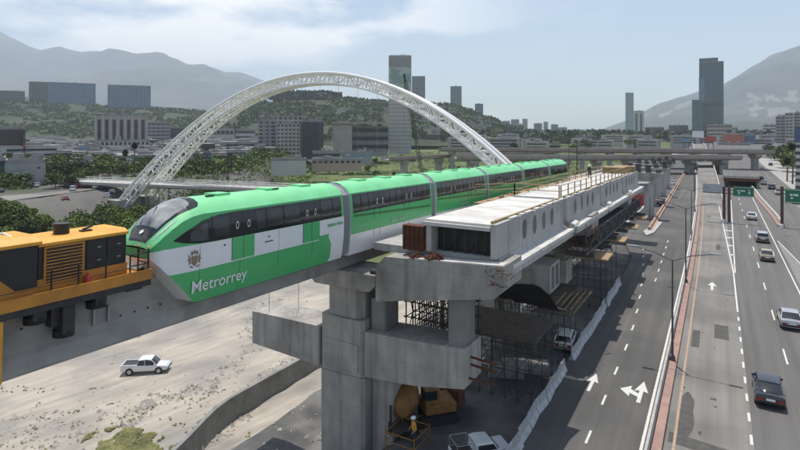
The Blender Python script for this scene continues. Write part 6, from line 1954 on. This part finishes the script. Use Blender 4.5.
person('person in dark clothes standing on the far station deck', pd_, 3.0, 'cloth_dark', 'cloth_dark', 'white')

# ------------------------------------------------------------------ white site fence along the road
random.seed(8)
def fence_panel(Y, x, rz, tilt, label):
    t = thing('barrier_panel', label, 'barrier', (x, Y, -.05), rz, 'white plastic barriers along the site edge')
    t.rotation_euler = (0, tilt, rz)
    b = MB()
    b.extr([(-.28, 0), (.28, 0), (.22, .16), (.08, .42), (.06, .98), (-.06, .98), (-.08, .42), (-.22, .16)], 'y', -.92, .92)
    b.build('block', M['fence_white'], t, bevel=.02)
    b = MB()
    for k in (-.5, .5): b.box(-.068, .068, k - .14, k + .14, .55, .8)
    b.build('recess', M['steel'], t)
M['fence_white'] = mat('weathered_white_plastic', (0.44, 0.44, 0.44), .7, .25, 1.5)
Y = 27.5; k = 0
while Y < 72:
    if not (43.5 < Y < 45.5): fence_panel(Y, -10.6 + random.uniform(-.08, .08), random.uniform(-.08, .08), random.uniform(-.05, .05), 'dirty white plastic barrier block in the row between road and building site')
    Y += 1.98; k += 1
# low slab blocks and planks on the site floor
for (px, py, s, lab) in ((506, 376, 1.0, 'grey concrete block lying on the shaded site floor'), (525, 372, 1.3, 'longer grey concrete block beside the other')):
    q = on(px, py, -.35); t = thing('concrete_block', lab, 'block', q, .4)
    b = MB(); b.box(-1.4 * s, 1.4 * s, -.5, .5, 0, .9); b.build('block', M['concrete'], t, bevel=.04)
    b = MB(); b.tube([(-.6, 0, .9), (-.6, 0, 1.1), (-.4, 0, 1.1), (-.4, 0, .9)], .02, 5); b.build('lifting_loop', M['rust'], t)
# red mesh net by the far pier
q = gz(636, 206, 0); t = thing('safety_net', 'red safety netting screen by the far end of the station', 'net', q)
b = MB(); b.box(q.x - 4.5, q.x + 2.0, q.y - .1, q.y + .1, .2, 5.5); b.build('netting', M['red'], t, world=True)
b = MB()
for k in range(4): x = q.x - 4.5 + k * 2.16; b.tube([(x, q.y + .15, 0), (x, q.y + .15, 5.8)], .05, 5)
b.build('net_posts', M['dark_steel'], t, world=True)

# ------------------------------------------------------------------ street lamps
M['lamp_grey'] = mat('weathered_lamp_steel', (0.11, 0.11, 0.11), .6, .15, 1, metal=.3)
def lamp(x, y, h, label, arms=(-1, 1), reach=2.7, z0=.3):
    t = thing('street_lamp', label, 'street lamp', (x + RX, y + RY, z0), 0, 'double armed street lamps on the median')
    b = MB(); b.tube([(0, 0, 0), (0, 0, h)], .095, 8, r1=.055); b.box(-.2, .2, -.2, .2, 0, .35); b.build('pole', M['lamp_grey'], t)
    for s_ in arms:
        b = MB(); b.tube([(0, 0, h - .1), (s_ * reach * .5, 0, h + .45), (s_ * reach, 0, h + .75)], .042, 6); b.build('arm', M['lamp_grey'], t)
        b = MB(); b.extr([(reach * s_ - .1 * s_, h + .70), (reach * s_ + .75 * s_, h + .78), (reach * s_ + .75 * s_, h + .85), (reach * s_ - .1 * s_, h + .86)][::s_], 'y', -.14, .14); b.build('lamp_head', M['steel'], t)
lamp(-1.55, 48.5, 8.3, 'nearest double armed street lamp on the median')
lamp(-1.75, 74.5, 9.2, 'second double armed street lamp on the median')
lamp(-2.2, 103, 8.6, 'third double armed street lamp on the median')
lamp(-2.9, 140, 8.6, 'fourth double armed street lamp on the median'); lamp(-4.6, 185, 8.6, 'farthest double armed street lamp on the median')
def pole(px, py0, depth, pyt, label, r=.14, arm=True, name='utility_pole'):
    top = at(px, pyt, depth); bot = at(px, py0, depth)
    t = thing(name, label, 'pole', (top.x, top.y, bot.z))
    b = MB(); b.tube([(0, 0, -1), (0, 0, top.z - bot.z)], r, 7, r1=r * .6); b.build('shaft', M['dark_steel'], t)
    if arm:
        h = top.z - bot.z
        b = MB(); b.box(-1.1, 1.1, -.06, .06, h - .9, h - .75); b.box(-.8, .8, -.06, .06, h - 1.7, h - 1.58)
        b.build('crossarm', M['dark_steel'], t)
        b = MB(); b.tube([(.35, 0, h - 3.4), (.35, 0, h - 2.5)], .25, 8); b.build('transformer', M['steel'], t)
pole(228, 196, 210, 143, 'dark utility pole with crossarms behind the train roof', .22)
pole(64, 205, 190, 180, 'dark pole among the riverbank trees at the left', .2, False)
pole(653.5, 222, 117, 191.5, 'thick dark pole on the divider island', .13, False)
pole(650, 226, 112, 197, 'thinner dark pole beside the thick one on the divider', .08, False)
pole(577, 176, 105, 141, 'dark mast rising behind the far station deck', .12, False)
pole(569, 166, 150, 143, 'thin mast left of the dark one behind the deck', .10, False)

# ------------------------------------------------------------------ road signs
def gantry(label, px, py, depth, beam_px, signs, base_lab):
    base = gz(px, py, 0); depth = (base - Vector((0, 0, CAMZ))).dot(FW)
    top = at(px, 186.5, depth)
    t = thing('sign_gantry', label, 'road sign', (base.x, base.y, 0), 0, 'overhead road signs')
    def xz(a, c): p = at(a, c, depth); return p
    b = MB(); b.tube([(base.x, base.y, 0), (base.x, base.y, top.z)], .28, 10); b.build('post', M['rust_post'], t, world=True)
    if label.startswith('overhead'):
        b = MB(); b.tube([(base.x + .9, base.y, 0), (base.x + .9, base.y, top.z)], .28, 10); b.build('post', M['rust_post'], t, world=True)
    a_ = xz(beam_px[0], 191.5); c_ = xz(beam_px[1], 191.5); zb = a_.z
    for dz in (0, .7):
        b = MB(); b.tube([(a_.x, base.y, zb + dz - .35), (c_.x, base.y, zb + dz - .35)], .09, 6); b.build('beam', M['dark_steel'], t, world=True)
    for (x0, x1, y0_, y1_, m_, face) in signs:
        p0 = xz(x0, y0_); p1 = xz(x1, y1_)
        b = MB(); b.box(p0.x, p1.x, base.y - .32, base.y - .22, p1.z, p0.z); sg_ = b.build('sign_panel', M[m_], t, world=True)
        if face:
            b = MB(); w_ = p1.x - p0.x; h_ = p0.z - p1.z
            yf = base.y - .325
            def rect(u0, v0, u1, v1): b.add([(p0.x + w_ * u0, yf, p1.z + h_ * v0), (p0.x + w_ * u1, yf, p1.z + h_ * v0), (p0.x + w_ * u1, yf, p1.z + h_ * v1), (p0.x + w_ * u0, yf, p1.z + h_ * v1)], [(0, 1, 2, 3)])
            rect(.03, .05, .97, .08); rect(.03, .92, .97, .95)
            for (u, v, L_) in ((.2, .52, .12), (.36, .52, .22), (.24, .3, .1)): rect(u, v, u + L_, v + .12)
            # downward arrow
            b.add([(p0.x + w_ * .72, yf, p1.z + h_ * .45), (p0.x + w_ * .78, yf, p1.z + h_ * .22), (p0.x + w_ * .84, yf, p1.z + h_ * .45)], [(0, 1, 2)]); rect(.765, .45, .795, .75)
            b.build('sign_marks', M['white'], sg_, world=True)
        for q_ in (x0 + 2, x1 - 2):
            p = xz(q_, 192); b = MB(); b.box(p.x - .05, p.x + .05, base.y - .21, base.y + .1, p1.z + .1, p0.z - .1); b.build('sign_bracket', M['steel'], t, world=True)
    b = MB(); b.disc((base.x - .2, base.y - 1.2, .35), (0, 0, 1), .35, .7, 12); b.build('crash_drum', M['white'], t, world=True)
M['rust_post'] = mat('brown_painted_post', (0.10, 0.055, 0.045), .7, .2, 1)
gantry('overhead sign gantry on twin brown posts at the gore', 724, 222, 113, (702, 753), ((702.5, 722.5, 184.3, 192.6, 'sign_back', False), (733, 753, 185.8, 195.6, 'sign_green', True)), '')
gantry('right hand sign gantry with one green panel cut by the border', 782, 227, 110, (776, 806), ((785, 806, 188.3, 202.5, 'sign_green', True),), '')
# labels that place each repeated tree, house and barrier
def zone(o):
    d = Vector(o.location) - Vector((0, 0, CAMZ)); dz = d.dot(FW); px = 400 + F_PX * d.dot(RT) / dz
    far = 'in the foreground of the far bank' if dz < 215 else ('' if dz < 330 else ('some way back' if dz < 600 else 'far back'))
    marks = ((30, 'at the left border'), (95, 'below the hilltop glass blocks'), (150, 'around the arch foot'), (210, 'right of the arch foot'), (260, 'left of the pale apartments'), (325, 'near the pale apartments'),
             (388, 'near the institutional hall'), (430, 'near the white mural tower'), (505, 'under the right end of the arch'), (600, 'beyond the train tail'), (690, 'beyond the elevated highways'), (760, 'near the tallest glass tower'), (9999, 'by the right border'))
    for lim, t in marks:
        if px < lim: return (t + ' ' + far).strip()
for o in [x for x in COL.objects if x.parent is None and x.get('group') in (G1, G2, 'small city buildings', 'long low city blocks')]:
    base = o['label'].replace(' in the thicket along the riverbank', '').replace(' between city buildings', '').replace(' in the crowded city', '')
    if o.get('group') in (G1, G2): base = ('small ' if o.scale.x < .75 else ('large ' if o.scale.x > 1.1 else '')) + base
    o['label'] = ' '.join((base + ' ' + zone(o)).split()[:16])
ORD = ['nearest', 'second', 'third', 'fourth', 'fifth', 'sixth', 'seventh', 'eighth', 'ninth', 'tenth', 'eleventh', 'twelfth', 'thirteenth', 'fourteenth', 'fifteenth', 'sixteenth', 'seventeenth', 'eighteenth', 'nineteenth', 'twentieth', 'twenty first', 'twenty second', 'twenty third', 'twenty fourth', 'twenty fifth']
for k, o in enumerate(sorted([x for x in COL.objects if x.parent is None and x.get('group') == 'white plastic barriers along the site edge'], key=lambda x: x.location.y)):
    o['label'] = '%s dirty white barrier block from the camera in the row beside the road' % ORD[min(k, 24)]
#@@HAZE@@
# ------------------------------------------------------------------ haze
hm = bpy.data.materials.new('haze_air'); hm.use_nodes = True
n_ = hm.node_tree.nodes; n_.clear()
ho = n_.new('ShaderNodeOutputMaterial'); hv = n_.new('ShaderNodeVolumePrincipled')
hv.inputs['Color'].default_value = (0.82, 0.91, 1.0, 1); hv.inputs['Density'].default_value = 0.0001; hv.inputs['Anisotropy'].default_value = 0.0
hm.node_tree.links.new(hv.outputs[0], ho.inputs['Volume'])
b = MB(); b.box(-13500, 13500, -700, 16500, -18, 1780)
hz = b.build('haze', hm); tag(hz, kind='stuff'); tag(hz, 'pale blue haze filling the air over the valley', 'haze')
